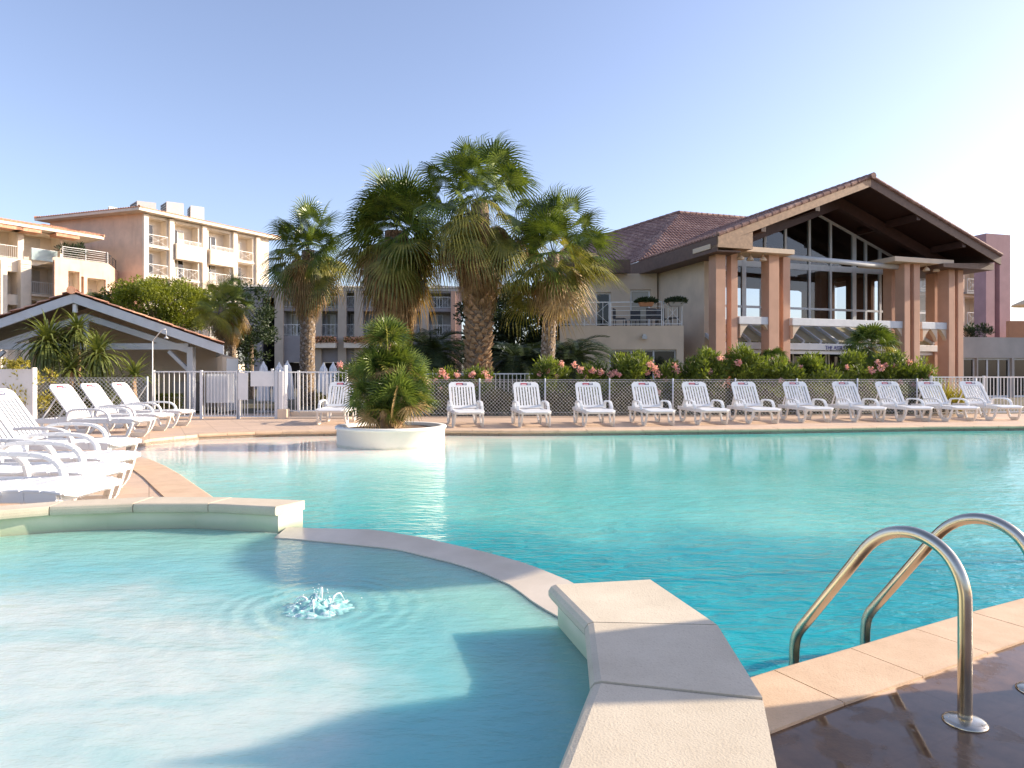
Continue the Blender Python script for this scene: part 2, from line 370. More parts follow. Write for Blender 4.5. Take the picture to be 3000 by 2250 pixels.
def match(a,b,step):
    n=len(resample(a,step)); 
    def rs(p):
        L=[0]
        for i in range(1,len(p)): L.append(L[-1]+(Vector(p[i])-Vector(p[i-1])).length)
        out=[]
        for k in range(n):
            d=L[-1]*k/(n-1); i=1
            while i<len(L)-1 and L[i]<d: i+=1
            t=(d-L[i-1])/(L[i]-L[i-1]); out.append((lerp(p[i-1][0],p[i][0],t),lerp(p[i-1][1],p[i][1],t)))
        return out
    return rs(a),rs(b)
# one coping stone each
def stone(a,b,c,d,z0,z1,r=.028,jit=0):
    mb=MB(); stones(mb,[a,b],[d,c],z0,z1,.006,r,jit); o=mb.build('coping_stone',M['spa_coping'],spa,recalc=True); return o
la,lb=match(wl_front[2:],wl_back[2:],.50)
for i in range(len(la)-1): stone(la[i],la[i+1],lb[i+1],lb[i],ZC-.058,ZC+U(-.001,.001),.010)
for i in range(9): stone(cl[i],cl[i+1],cr[i+1],cr[i],ZC-.062,ZC+(-.004 if i==2 else 0),.030)
mb=MB(); A,B=match(sp_in,sp_out,.12)
for i in range(len(A)-1):
    a,b,c,d=A[i],A[i+1],B[i+1],B[i]
    z=EYE-H2
    mb.quad((a[0],a[1],z-.004),(b[0],b[1],z-.004),(c[0],c[1],z+.006),(d[0],d[1],z+.006))
    mb.quad((d[0],d[1],z+.006),(c[0],c[1],z+.006),(c[0]+.03,c[1]+.03,-.5),(d[0]+.03,d[1]+.03,-.5))
    mb.quad((a[0],a[1],z-.004),(b[0],b[1],z-.004),(b[0],b[1],-.3),(a[0],a[1],-.3))
mb.build('spill_ledge',M['ledge'],spa,recalc=True)
# spa water
n=NT('jacuzzi_water'); sep=n.n('SeparateXYZ',{0:n.pos()}); X=sep.outputs[0];Y=sep.outputs[1]
dn=n.noise(2.2,5,.6); dnv=n.math('SUBTRACT',dn.outputs[0],.5)
cx=n.math('SUBTRACT',X,-2.0); cy=n.math('MULTIPLY',n.math('SUBTRACT',Y,1.75),1.12)
d=n.math('SQRT',n.math('ADD',n.math('POWER',cx,2),n.math('POWER',cy,2))); d=n.math('ADD',d,n.math('MULTIPLY',dnv,.85))
foam=n.rng(d,1.80,1.20)  # milky foam patch, also carrying the white of sunlit water as colour
streak=n.noise(2.2,4,.58,n.mapping((.55,1.5,1),(0,0,R(10))),.5)
foam=n.math('MULTIPLY',foam,n.rng(streak.outputs[0],.30,.60,.50,1.0))
edge=n.rng(d,1.75,2.5)
col=n.mix(edge,(.19,.47,.47),(.26,.52,.45))
col=n.mix(foam,col,(.52,.60,.56))
w1=n.noise(7,5,.65,n.mapping((.5,1.2,1),(0,0,R(12)))); w2=n.noise(24,4,.6,n.mapping((.6,1.2,1)))
# rings spreading from the jet
rr=n.math('SQRT',n.math('ADD',n.math('POWER',n.math('SUBTRACT',X,-.80),2),n.math('POWER',n.math('SUBTRACT',Y,2.82),2)))
tur=n.rng(rr,1.0,.05,.35,1.6)
ring=n.math('MULTIPLY',n.math('SINE',n.math('MULTIPLY',n.math('ADD',rr,n.math('MULTIPLY',dnv,.25)),75)),n.rng(rr,.6,.12,0,.22))
h=n.math('ADD',n.math('MULTIPLY',w1.outputs[0],1.2),n.math('MULTIPLY',n.math('MULTIPLY',w2.outputs[0],.45),tur))
h=n.math('ADD',h,n.math('MULTIPLY',n.noise(1.8,3).outputs[0],1.2)); h=n.math('ADD',h,ring)
n.pbsdf(Base_Color=col,Roughness=.06,IOR=1.33,Normal=n.bump(h,.30,.05),Subsurface_Weight=.9,Subsurface_Radius=(.35,.5,.5),Subsurface_Scale=.7); M['spa_water']=n.m
inner=[(-4.45,2.0),(-4.12,2.9),(-3.58,3.62)]+wl_front[3:]+sp_in[1:-1]
inner=[(p[0],p[1]) for p in inner]+[(.26,2.5)]+offset_line(cl,-.07)[1:-1]
mb=MB(); mb.prism(inner,-.9,ZW)
struct(mb.build('jacuzzi_water',M['spa_water']))
# the water jet
n=NT('splash_water'); 
p=n.n('BsdfPrincipled',{'Base Color':(.80,.88,.87),'Roughness':.08,'IOR':1.33}); t=n.n('BsdfTransparent',{'Color':(.85,.95,.95)}); n.surf(n.n('MixShader',{0:.45,1:p,2:t})); M['splash']=n.m
n=NT('foam'); n.pbsdf(Base_Color=n.ramp(n.noise(60,3).outputs[0],[(.3,(.72,.80,.79)),(.7,(.92,.93,.92))]),Roughness=.35); M['foam']=n.m
n=NT('foamy_water'); a=n.noise(34,5,.7,n.mapping((1,1,.5)))
p=n.n('BsdfPrincipled',{'Base Color':(.62,.74,.74),'Roughness':.15,'IOR':1.33}); q=n.n('BsdfPrincipled',{'Base Color':(.24,.50,.48),'Roughness':.05,'IOR':1.33}); n.surf(n.n('MixShader',{0:n.rng(a.outputs[0],.52,.62),1:q,2:p})); M['foamy']=n.m
jet=thing('water_jet','small bubbling jet of water breaking the surface of the jacuzzi','water jet',(-.80,2.82,ZW))
rj=random.Random(3)
mb=MB(); N=90
def jh(x,y):
    r=math.hypot(x,y*1.0); base=max(0,1-r/.17)
    k=noise.noise(Vector((x*15,y*20,3.3)))+.18*noise.noise(Vector((x*45,y*45,7)))
    return .042*base**1.1*(.40+1.7*abs(k))+.012*math.exp(-r*9)*noise.noise(Vector((x*40,y*40,1)))*1.5
vs=[];fs=[]
for j in range(N+1):
    for i in range(N+1):
        x=-.19+.38*i/N; y=-.15+.30*j/N; fall=max(0,1-(math.hypot(x/.19,y/.15))**3)
        vs.append((-.80+x,2.82+y,ZW-.002+max(-.01,jh(x,y))*fall))
for j in range(N):
    for i in range(N):
        if math.hypot((-.19+.38*i/N)/.19,(-.15+.30*j/N)/.15)<.97: fs.append((j*(N+1)+i,j*(N+1)+i+1,(j+1)*(N+1)+i+1,(j+1)*(N+1)+i))
mb.add(vs,fs); mb.build('dome',M['foamy'],jet,smooth=True)
mb=MB()
for k in range(5):
    a=rj.uniform(0,6.28); r0=rj.uniform(.0,.07); L=rj.uniform(.02,.09); hh=rj.choice((.02,.03,.04,.05,.07))*rj.uniform(.7,1.1)
    pts=[]
    for q in range(6):
        t=q/5; r=r0+L*t; pts.append((-.80+math.cos(a+t*.3)*r+rj.uniform(-.003,.003),2.82+math.sin(a+t*.3)*r,ZW+.01+hh*4*t*(1-t)*.8+hh*.25*(1-t)))
    mb.tube(pts,[.003,.0045,.0025,.0035,.002,.001],6)
for k in range(120):
    a=rj.uniform(0,6.28); r=abs(rj.gauss(0,.07)); z=ZW+.005+max(0,rj.gauss(.03,.03))*max(0,1-r/.2)
    s=rj.uniform(.001,.0032); c=Vector((-.80+r*math.cos(a)*1.2,2.82+r*math.sin(a),z))
    mb.add([c+Vector(q)*s for q in ((1,0,0),(-1,0,0),(0,1,0),(0,-1,0),(0,0,1),(0,0,-1))],[(0,2,4),(2,1,4),(1,3,4),(3,0,4),(2,0,5),(1,2,5),(3,1,5),(0,3,5)])
sp_=mb.build('spray',M['foam'],jet,smooth=True); sp_['kind']='stuff'
# ------------------------------------------------------------------ ladder
lad=thing('pool_ladder','curved steel pool ladder handrails fixed to the wet paving at the right','pool ladder',(1.5,2.26,0))
prof=[(0,.0),(0,.20),(0,.38),(.004,.44),(.022,.495),(.055,.543),(.10,.575),(.155,.592),(.21,.590),(.262,.574),(.31,.543),(.355,.497),(.42,.408),(.52,.270),(.60,.160),(.645,.098),(.664,.060),(.672,.02),(.675,-.05),(.675,-.35)]
nx,ny=-.475,.88
for (bx,by) in ((1.501,2.262),(1.915,2.488)):
    mb=MB(); pts=[Vector((bx+nx*t,by+ny*t,z)) for t,z in prof]
    # smooth the path
    sm=[]
    for i in range(len(pts)-1):
        p0=pts[max(i-1,0)];p1=pts[i];p2=pts[i+1];p3=pts[min(i+2,len(pts)-1)]
        for q in range(4):
            t=q/4; sm.append(.5*((2*p1)+(p2-p0)*t+(2*p0-5*p1+4*p2-p3)*t*t+(3*p1-p0-3*p2+p3)*t**3))
    sm.append(pts[-1]); mb.tube(sm,.0215,24)
    rail=mb.build('handrail',M['steel'],lad,smooth=True)
    mb=MB(); mb.lathe([(.0,.014),(.024,.014),(.032,.012),(.050,.010),(.060,.006),(.066,.001),(.066,-.002)],(bx,by,.003),40)
    mb.build('flange',M['steel'],rail,smooth=True)
mb=MB()
for z in (-.28,):
    mb.beam((1.501+nx*.675,2.262+ny*.675,z),(1.915+nx*.675,2.488+ny*.675,z),.08,.03)
mb.build('step',M['steel'],lad)
mb=MB()
for i in range(len(POOL)):
    a=POOL[i];b=POOL[(i+1)%len(POOL)]
    if 18<=i<=23: continue
    mb.quad((a[0],a[1],-.45),(b[0],b[1],-.45),(b[0],b[1],-.05),(a[0],a[1],-.05))
M['pool_wall']=stucco('pool_wall_paint',(.50,.52,.42),bump=.1)
struct(mb.build('pool_wall',M['pool_wall']))
# ------------------------------------------------------------------ loungers
M['plate_red']=plain('red_plate',(.42,.03,.06),.4); M['plate_navy']=plain('navy_plate',(.03,.035,.10),.4)
M['ivory']=plain('weathered_white_plastic',(.74,.71,.66),.4,var=.05)
def make_lounger(label,group):
    t=thing('sun_lounger',label,'sun lounger',(0,0,0),group)
    P=M['plastic']
    mb=MB()      # frame: two side rails and the ends
    for s in (-1,1):
        for k in range(8):
            y0=.04+k*.218; y1=y0+.218
            mb.beam((s*.315,y0,.335),(s*.315,y1,.335),.035,.085)
    mb.box(-.30,.30,.03,.065,.29,.365); mb.box(-.30,.30,1.76,1.79,.30,.375); mb.box(-.30,.30,1.15,1.18,.30,.352)
    mb.build('frame',P,t,bevel=.008)
    mb=MB()      # slatted seat, dipping over the foot end
    prof=[(-.06,.345),(.0,.366),(.14,.382),(.28,.385),(.42,.382),(.56,.376),(.70,.368),(.84,.360),(.98,.358),(1.13,.366)]
    for i in range(len(prof)-1):
        (y0,z0),(y1,z1)=prof[i],prof[i+1]; w=.335 if i else .30
        w0=.25 if i==0 else .335
        g=.009
        mb.hexa([(-w0,y0+g,z0-.022),(w0,y0+g,z0-.022),(.335,y1-g,z1-.022),(-.335,y1-g,z1-.022),(-w0,y0+g,z0),(w0,y0+g,z0),(.335,y1-g,z1),(-.335,y1-g,z1)])
    mb.box(-.03,.03,-.02,1.10,.325,.352)
    mb.build('seat',P,t,bevel=.006)
    # backrest, built flat then tilted
    ang=R(55); hy,hz=1.15,.37
    def bk(x,l,d): # l along the back, d towards the front face
        return (x,hy+math.cos(ang)*l-math.sin(ang)*d,hz+math.sin(ang)*l+math.cos(ang)*d)
    mb=MB()
    def pan(x0,x1,l0,l1,d0=0,d1=.028):
        mb.hexa([bk(x0,l0,d0),bk(x1,l0,d0),bk(x1,l1,d0),bk(x0,l1,d0),bk(x0,l0,d1),bk(x1,l0,d1),bk(x1,l1,d1),bk(x0,l1,d1)])
    nS=8; x0,x1=-.25,.25; gap=.026; sw=((x1-x0)-nS*gap)/(nS-1) if 0 else (.5-nS*gap)/(nS-1)
    pan(-.31,-.25,.0,.64); pan(.25,.31,.0,.64)
    pan(-.25,.25,.0,.075)
    x=x0+gap
    for k in range(nS-1):
        pan(x,x+sw,.075,.60,0.003,.024); x+=sw+gap
    pan(-.25,.25,.60,.64)
    # rounded head of the back
    prev=None
    for q in range(7):
        a=q/6*math.pi/2; w=.20+.11*math.cos(a); l=.64+.10*math.sin(a)
        if prev: 
            w0,l0=prev; mb.hexa([bk(-w0,l0,0),bk(w0,l0,0),bk(w,l,0),bk(-w,l,0),bk(-w0,l0,.028),bk(w0,l0,.028),bk(w,l,.028),bk(-w,l,.028)])
        prev=(w,l)
    back=mb.build('backrest',P,t,bevel=.006)
    mb=MB()
    def pl(x0,x1,l0,l1,d0,d1,mi): mb.hexa([bk(x0,l0,d0),bk(x1,l0,d0),bk(x1,l1,d0),bk(x0,l1,d0),bk(x0,l0,d1),bk(x1,l0,d1),bk(x1,l1,d1),bk(x0,l1,d1)],mi)
    pl(-.125,.025,.648,.705,.0285,.032,0); pl(.026,.125,.648,.705,.0285,.032,1); pl(-.105,.010,.660,.672,.032,.0335,2); pl(.045,.11,.666,.690,.032,.0335,2)
    mb.build('label_plate',[M['plate_red'],M['plate_navy'],M['white_paint']],back)
    mb=MB()      # prop behind the back
    for s in (-1,1): mb.beam(bk(s*.22,.50,0),(s*.22,1.74,.33),.03,.02)
    mb.build('prop',P,t,bevel=.004)
    for s in (-1,1):
        mb=MB(); x=s*.345
        pp=[(1.18,.34),(1.175,.44),(1.155,.50),(1.10,.532),(1.0,.545),(.84,.548),(.68,.543),(.57,.528),(.50,.495),(.45,.44),(.425,.34)]
        for i in range(len(pp)-1):
            (ya,za),(yb,zb)=pp[i],pp[i+1]
            dy,dz=yb-ya,zb-za; L=math.hypot(dy,dz); ny_,nz_=-dz/L*.018,dy/L*.018
            w=.033
            mb.hexa([(x-w,ya-ny_,za-nz_),(x+w,ya-ny_,za-nz_),(x+w,yb-ny_,zb-nz_),(x-w,yb-ny_,zb-nz_),(x-w,ya+ny_,za+nz_),(x+w,ya+ny_,za+nz_),(x+w,yb+ny_,zb+nz_),(x-w,yb+ny_,zb+nz_)])
        mb.build('armrest',P,t,smooth=False,bevel=.007,recalc=True)
    for yc in (.30,1.42):
        for s in (-1,1):
            mb=MB(); x0=s*.30; x1=s*.325
            def seg(ya,za,yb,zb,w):
                dy,dz=yb-ya,zb-za; L=math.hypot(dy,dz); a_,b_=-dz/L*w/2,dy/L*w/2
                xa=lerp(x1,x0,za/.33); xb=lerp(x1,x0,zb/.33); h=.020
                mb.hexa([(xa-h,ya-a_,za-b_),(xa+h,ya-a_,za-b_),(xb+h,yb-a_,zb-b_),(xb-h,yb-a_,zb-b_),(xa-h,ya+a_,za+b_),(xa+h,ya+a_,za+b_),(xb+h,yb+a_,zb+b_),(xb-h,yb+a_,zb+b_)])
            for sg in (-1,1):
                pts=[(yc+sg*.25,.32),(yc+sg*.225,.24),(yc+sg*.195,.16),(yc+sg*.165,.09),(yc+sg*.13,.040),(yc+sg*.09,.022)]
                for i in range(5): seg(*pts[i],*pts[i+1],.052 if i<3 else .042)
            mb.box(min(x1-s*.015,x1+s*.012),max(x1-s*.015,x1+s*.012),yc-.125,yc+.125,.0,.085)
            mb.build('leg',M['ivory'],t,bevel=.005,recalc=True)
    return t
gl='white plastic sun loungers around the pool'
lo=make_lounger('white sun lounger half hidden behind the left side of the planter palm',gl)
def place(px,py,rz,label,first=None):
    x,y=G(px,py)
    return (x,y,rz,label)
row=[]
# foot legs (centre) of each lounger in the far row
names=['white sun lounger just right of the round planter, in the far row',
 'white sun lounger in the far row, second to the right of the planter',
 'white sun lounger in the far row, below the slim palm trunk',
 'white sun lounger in the far row, fourth from the planter, before pink flowers',
 'white sun lounger in the far row, in front of the beige wing',
 'white sun lounger in the far row, below the first terracotta column pair',
 'white sun lounger in the far row, below the second terracotta column pair',
 'white sun lounger in the far row, below the canopy lettering',
 'white sun lounger in the far row, third from the right end',
 'white sun lounger just left of the yellow grassy clump',
 'white sun lounger before the white bar railing, last of the far row']
tops=[1353,1540,1718,1884,2028,2174,2321,2466,2592,2718,2860]
foots=[1376,1572,1760,1936,2095,2245,2400,2556,2692,2826,2956]
fy=   [1250,1250,1248,1246,1243,1240,1236,1234,1233,1232,1229]
lo.location=G(968,1246)+(0,); lo.rotation_euler=(0,0,R(4))
loungers=[lo]
for i in range(11):
    x,y=G(foots[i],fy[i]+3); s=1
    # aim the head so that the top of the back falls where the photo has it
    best=None
    for k in range(0,30):
        th=R(k); hx=x-math.sin(th)*1.57; hy_=y+math.cos(th)*1.57
        e=abs(1500+FPX*hx/hy_-tops[i])
        if best is None or e<best[0]: best=(e,th)
    o=dup(lo,(x-math.sin(best[1])*0-.0,y-.05,0),best[1],names[i]); loungers.append(o)
# left group behind, three in a row
for (px,py,lab) in ((372,1290,'white sun lounger nearest the pool beach of the three standing by the left mesh fence'),
                 (440,1270,'white sun lounger in the middle of the three standing by the left mesh fence'),
                 (512,1254,'white sun lounger furthest back, its foot reaching towards the white gate')):
    x,y=G(px,py); dup(lo,(x+.12,y+.35,0),R(90),lab)
# near group at the left edge
for (px,py,lab,da) in ((427,1304,'white sun lounger at the left edge, furthest of the four near ones',2),
                    (425,1348,'white sun lounger at the left edge, second furthest of the four near ones',1),
                    (398,1387,'white sun lounger at the left edge, second nearest to the jacuzzi wall',0),
                    (368,1437,'white sun lounger right behind the jacuzzi wall, nearest of all',0)):
    h=EYE-.345; y=FPX*h/(py-6-HY); x=(px-1500)/FPX*(y+.34)
    dup(lo,(x-.06,y+.03,0),R(90+da),lab)
# ------------------------------------------------------------------ vegetation tools
def fan_leaf(mb,base,d,pet,rad,nseg=22,droop=.35,spread=118,mi=0,fold=.10,rng=random,petw=.018,stiff=.55,roll=45,wind=0):
    d=Vector(d).normalized()
    side=d.cross(Vector((0,0,1)))
    if side.length<.05: side=Vector((1,0,0))
    side.normalize(); side=(side+Vector((rng.uniform(-.35,.35),rng.uniform(-.35,.35),rng.uniform(-.25,.25)))).normalized()
    side=(side-d*side.dot(d)).normalized(); nrm=side.cross(d).normalized()
    if nrm.z<0: nrm=-nrm
    ra=R(rng.uniform(-roll,roll)); side,nrm=side*math.cos(ra)+nrm*math.sin(ra),nrm*math.cos(ra)-side*math.sin(ra)
    hub=Vector(base)+d*pet+Vector((0,0,-.10*pet*pet))
    if pet>.02:
        s=side*petw/2; q=nrm*petw/2
        mb.add([Vector(base)-s,Vector(base)+s,hub+s*.6,hub-s*.6,Vector(base)+q,hub+q*.6],[(0,1,2,3),(0,4,5,3),(1,4,5,2)],mi)
    for k in range(nseg):
        a=R(-spread+2*spread*(k+.5)/nseg); L=rad*(1-.22*(abs(a)/R(spread))**2)*rng.uniform(.9,1.06)
        dr=(d*math.cos(a)+side*math.sin(a)); ps=(side*math.cos(a)-d*math.sin(a))
        w=2*L*stiff*math.tan(R(spread)/nseg)*1.02
        zz=nrm*(fold*w*(1 if k%2 else -1))
        m=hub+dr*L*stiff+nrm*(.04*L)+Vector((0,0,-droop*L*.12))
        m2=hub+dr*L*(stiff+(1-stiff)*.55)+Vector((0,0,-droop*L*.42))
        t=hub+dr*L*(1-.12*droop)+Vector((rng.uniform(-.06,.06)*L+wind*L,rng.uniform(-.03,.03)*L,-droop*L*rng.uniform(.85,1.15)))
        h0=hub+dr*L*.03
        mb.add([h0,m-ps*w/2+zz,m+ps*w/2-zz,m2-ps*w*.30,m2+ps*w*.30,t],[(0,2,1),(1,2,4,3),(3,4,5)],mi)
def trunk(mb,p0,p1,r0,r1,n=14,seg=10,mi=0,bulge=0,rng=random):
    p0=Vector(p0);p1=Vector(p1); pts=[];rs=[]
    for i in range(seg+1):
        t=i/seg; pts.append(p0.lerp(p1,t)+Vector((math.sin(t*3+p0.x)*.03,math.cos(t*2.5+p0.y)*.03,0))*(1 if 0<i<seg else 0)); rs.append(lerp(r0,r1,t)*(1+rng.uniform(-.05,.05))+bulge*math.sin(math.pi*t))
    mb.tube(pts,rs,n,mi)
    return pts,rs
def boots(mb,pts,rs,count,size,mi=1,rng=random,t0=0,t1=1,out=.5):
    for k in range(count):
        t=t0+(t1-t0)*(k+rng.random()*.6)/count; i=min(int(t*(len(pts)-1)),len(pts)-2); f=t*(len(pts)-1)-i
        c=pts[i].lerp(pts[i+1],f); r=lerp(rs[i],rs[i+1],f)
        a=k*2.39996+rng.uniform(-.2,.2); o=Vector((math.cos(a),math.sin(a),0)); s=Vector((-math.sin(a),math.cos(a),0))
        b=c+o*r*.92; L=size*rng.uniform(.7,1.3); w=size*.55
        tip=b+o*L*out+Vector((0,0,L*.8)); mid=b+o*L*out*.55+Vector((0,0,L*.25))
        mb.add([b-s*w,b+s*w,mid+s*w*.75,mid-s*w*.75,tip+s*w*.25+o*.0,tip-s*w*.25,b+Vector((0,0,L*.75))],[(0,1,2,3),(3,2,4,5),(4,5,6),(1,6,4,2),(0,3,5,6)],mi)
def dirv(az,el): return Vector((math.cos(az)*math.cos(el),math.sin(az)*math.cos(el),math.sin(el)))
def washingtonia(label,base,top,r0,r1,crown,seed,nleaf=46,skirt=60,skirt_len=1.6,boot=.14,nb=170,bulge=0,boot_out=.5,boot_mat='boot_grey',t1=1.0,droop=.55,group='tall fan palms behind the fence',low=-50,frond=(.55,.62),stretch=.3,wind=0,mats=('palm_green','palm_olive','palm_dry')):
    rg=random.Random(seed)
    root=thing('fan_palm',label,'palm tree',base,group)
    top=Vector(top); mb=MB(); pts,rs=trunk(mb,base,top,r0,r1,14,12,0,bulge,rg); boots(mb,pts,rs,nb,boot,1,rg,0,t1,boot_out)
    mb.build('trunk',[M['bark'],M[boot_mat]],root)
    mb=MB()
    for k in range(nleaf):
        f=(k+.5)/nleaf; az=k*2.39996+rg.uniform(-.6,.6); el=R(lerp(84,low,f**.9)+rg.uniform(-14,14))
        up_=1+stretch*max(0,math.sin(el))**1.5; pet=crown*frond[0]*rg.uniform(.38,1.15)*up_; rad=crown*frond[1]*rg.uniform(.85,1.1)
        mi=0 if f<.58 else ((1 if rg.random()<.75 else 0) if f<.82 else (2 if rg.random()<.5 else 1))
        fan_leaf(mb,top+Vector((0,0,.1-.5*f*rg.random())),dirv(az,el),pet,rad,28,droop*(.35+.95*f),100,mi,rng=rg,stiff=.36,wind=wind)
    mb.build('crown',[M[x] for x in mats],root)
    if skirt:
        mb=MB()
        for k in range(skirt):
            f=(k+.5)/skirt; az=k*2.39996+rg.uniform(-.3,.3); el=R(lerp(-40,-80,f**.6)+rg.uniform(-9,9))
            b=top+Vector((0,0,-f*skirt_len))
            fan_leaf(mb,b,dirv(az,el),crown*.36*(1-.55*f),crown*.46*rg.uniform(.75,1.15)*(1-.25*f),15,.8,58,0 if f>.18 or rg.random()<.5 else 1,rng=rg,stiff=.45)
        mb.build('dry_skirt',[M['palm_dry'],M['palm_olive']],root)
    return root
def pinnate(mb,base,az,el,L,nl=34,ll=.35,arch=1.0,mi=0,rg=random):
    d=dirv(az,el); p=Vector(base); pts=[p]; side=Vector((-math.sin(az),math.cos(az),0)); e=el
    for k in range(10):
        e-=R(11)*arch; p=p+dirv(az,e)*L/10; pts.append(p)
    mb.tube(pts,[.022-.0018*i for i in range(11)],4,mi)
    for k in range(nl):
        t=.12+.88*k/nl; i=min(int(t*10),9); f=t*10-i; c=pts[i].lerp(pts[i+1],f); dd=(pts[i+1]-pts[i]).normalized()
        up=side.cross(dd); 
        for s in (-1,1):
            l=ll*(1-.55*abs(t-.45)*1.4)*rg.uniform(.9,1.1); o=(side*s*.85+dd*.55+up*-.15*1+Vector((0,0,.12))).normalized()
            w=.016
            mb.add([c-dd*w,c+dd*w,c+o*l*.55+dd*w,c+o*l*.55-dd*w*.8,c+o*l+Vector((0,0,-.16*l))],[(0,1,2,3),(3,2,4)],mi)
def date_palm(label,base,h,L,seed,n=46,trunk_r=.3,ll=.42,lo_el=-20):
    rg=random.Random(seed); root=thing('date_palm',label,'palm tree',base,'dark feathery palms between the trunks')
    top=Vector(base)+Vector((0,0,h)); mb=MB(); pts,rs=trunk(mb,base,top,trunk_r,trunk_r*.9,12,6,0,0,rg); boots(mb,pts,rs,70,.16,1,rg); mb.build('trunk',[M['bark'],M['boot']],root)
    mb=MB()
    for k in range(n):
        f=(k+.5)/n; pinnate(mb,top,k*2.39996,R(lerp(82,lo_el,f)),L*rg.uniform(.85,1.1),34,ll,.8+.4*rg.random(),0,rg)
    mb.build('crown',M['date_green'],root); return root
def sword_head(mb,c,n,L,w,rg,lo=-40,hi=88,mi=0,arch=.5):
    for k in range(n):
        f=(k+.5)/n; az=k*2.39996; el=R(lerp(hi,lo,f**.9)); l=L*rg.uniform(.8,1.1); d=dirv(az,el); s=Vector((-math.sin(az),math.cos(az),0))
        p=Vector(c); last=None; e=el
        for q in range(6):
            t=q/5; ww=w*(1-t**1.6)*(.55+.9*min(1,t*4))*.6
            row=(p-s*ww,p+s*ww)
            if last: mb.quad(last[0],last[1],row[1],row[0],mi)
            last=row; e-=R(16)*arch*rg.uniform(.6,1.4)*(1+t); p=p+dirv(az,max(e,R(-85)))*l/5
def leaf_cloud(mb,n,sampler,size,mi=0,rg=random,aspect=.38,upbias=.6):
    for k in range(n):
        p,o=sampler(rg)
        d=(o*rg.uniform(.3,1)+Vector((rg.gauss(0,.5),rg.gauss(0,.5),rg.gauss(0,.4)+upbias))).normalized()
        s=d.cross(Vector((rg.gauss(0,1),rg.gauss(0,1),rg.gauss(0,1)))).normalized(); l=size*rg.uniform(.7,1.3); w=l*aspect/2
        nn=s.cross(d)*(w*.35)
        mb.add([p,p+d*l*.5+s*w+nn,p+d*l,p+d*l*.5-s*w+nn,],[(0,1,2),(0,2,3)],mi)
def clump_sampler(centre,rx,ry,rz,nclump,cr,rg0,low=-1,fill=.35):
    cl=[]
    while len(cl)<nclump:
        v=Vector((rg0.gauss(0,1),rg0.gauss(0,1),rg0.gauss(0,1))).normalized()
        if v.z<low: continue
        k=1-fill*rg0.random()**1.5
        cl.append((Vector((v.x*rx*k,v.y*ry*k,v.z*rz*k))+Vector(centre),cr*rg0.uniform(.6,1.25)))
    def f(rg):
        c,r=rg.choice(cl); v=Vector((rg.gauss(0,1),rg.gauss(0,1),rg.gauss(0,1))).normalized()*r*rg.random()**.4
        v.z*=.8
        return c+v,v.normalized()
    return f
def shrub(name,label,cat,base,rx,ry,h,n,size,seed,mat='ole_green',group=None,flowers=(),fl_mat='pink',aspect=.2,stems=9,nclump=40,cr=.26,up=.7):
    rg=random.Random(seed); base=Vector(base); root=thing(name,label,cat,base,group)
    mb=MB()
    for k in range(stems):
        a=rg.uniform(0,6.28); e=base+Vector((math.cos(a)*rx*.6*rg.random(),math.sin(a)*ry*.6*rg.random(),h*rg.uniform(.55,.85)))
        mb.tube([base+Vector((math.cos(a)*.06,math.sin(a)*.06,0)),base.lerp(e,.5)+Vector((rg.uniform(-.05,.05),rg.uniform(-.05,.05),.04)),e],[.02,.014,.006],5)
    mb.build('stems',M['bark'],root)
    mb=MB(); sm=clump_sampler(base+Vector((0,0,h*.55)),rx*.86,ry*.86,h*.47,nclump,cr,rg,fill=.6)
    def s2(r_):
        p,o=sm(r_)
        if p.z<.03: p.z=.03+r_.random()*.1
        return p,o
    leaf_cloud(mb,n,s2,size,0,rg,aspect,up); mb.build('foliage',M[mat],root)
    if flowers:
        for (fx,fy,fz,fr) in flowers:
            c=Vector((fx,fy,fz)); mb=MB()
            for q in range(30 if fr<.12 else 44):
                v=Vector((rg.gauss(0,1),rg.gauss(0,1),rg.gauss(0,1))).normalized(); p=c+v*fr*.95*rg.uniform(.2,1)
                for z in range(5):
                    d=(v+Vector((rg.gauss(0,.7),rg.gauss(0,.7),rg.gauss(0,.7)))).normalized(); s=d.cross(v+Vector((.01,0,0))).normalized(); l=.042
                    mb.add([p,p+d*l*.6+s*l*.4,p+d*l,p+d*l*.6-s*l*.4],[(0,1,2,3)])
            mb.build('flower_cluster',M[fl_mat],root)
    return root
# ------------------------------------------------------------------ round planter with its fan palm
pc=(-2.19,12.4); rr=.985
pl=thing('round_planter','round white rendered planter standing in the shallow end of the pool','planter',(pc[0],pc[1],-.1))
mb=MB(); mb.lathe([(rr-.02,-.5),(rr-.02,.19),(rr,.195),(rr+.01,.215),(rr+.01,.235),(rr-.005,.25),(rr-.10,.25),(rr-.115,.24),(rr-.12,.12)],(pc[0],pc[1],0),72)
n=NT('planter_render'); a=n.noise(2,5); sp=n.n('SeparateXYZ',{0:n.pos()}); lw=n.rng(n.math('ADD',sp.outputs[2],n.math('MULTIPLY',n.noise(6,4).outputs[0],.06)),-.01,-.06)
n.pbsdf(Base_Color=n.mix(lw,n.ramp(a.outputs[0],[(.3,(.74,.70,.62)),(.7,(.82,.79,.72))]),(.62,.62,.52)),Roughness=.75,Normal=n.bump(n.noise(50,3).outputs[0],.15,.004)); M['planter']=n.m
mb.build('wall',M['planter'],pl,smooth=True)
mb=MB(); vs=[(pc[0],pc[1],.21)]; 
for j in range(1,9):
    for k in range(36):
        a=k/36*6.2832; r=(rr-.118)*j/8; vs.append((pc[0]+r*math.cos(a),pc[1]+r*math.sin(a),.20+.03*noise.noise(Vector((r*3*math.cos(a),r*3*math.sin(a),0)))-.015*(j/8)))
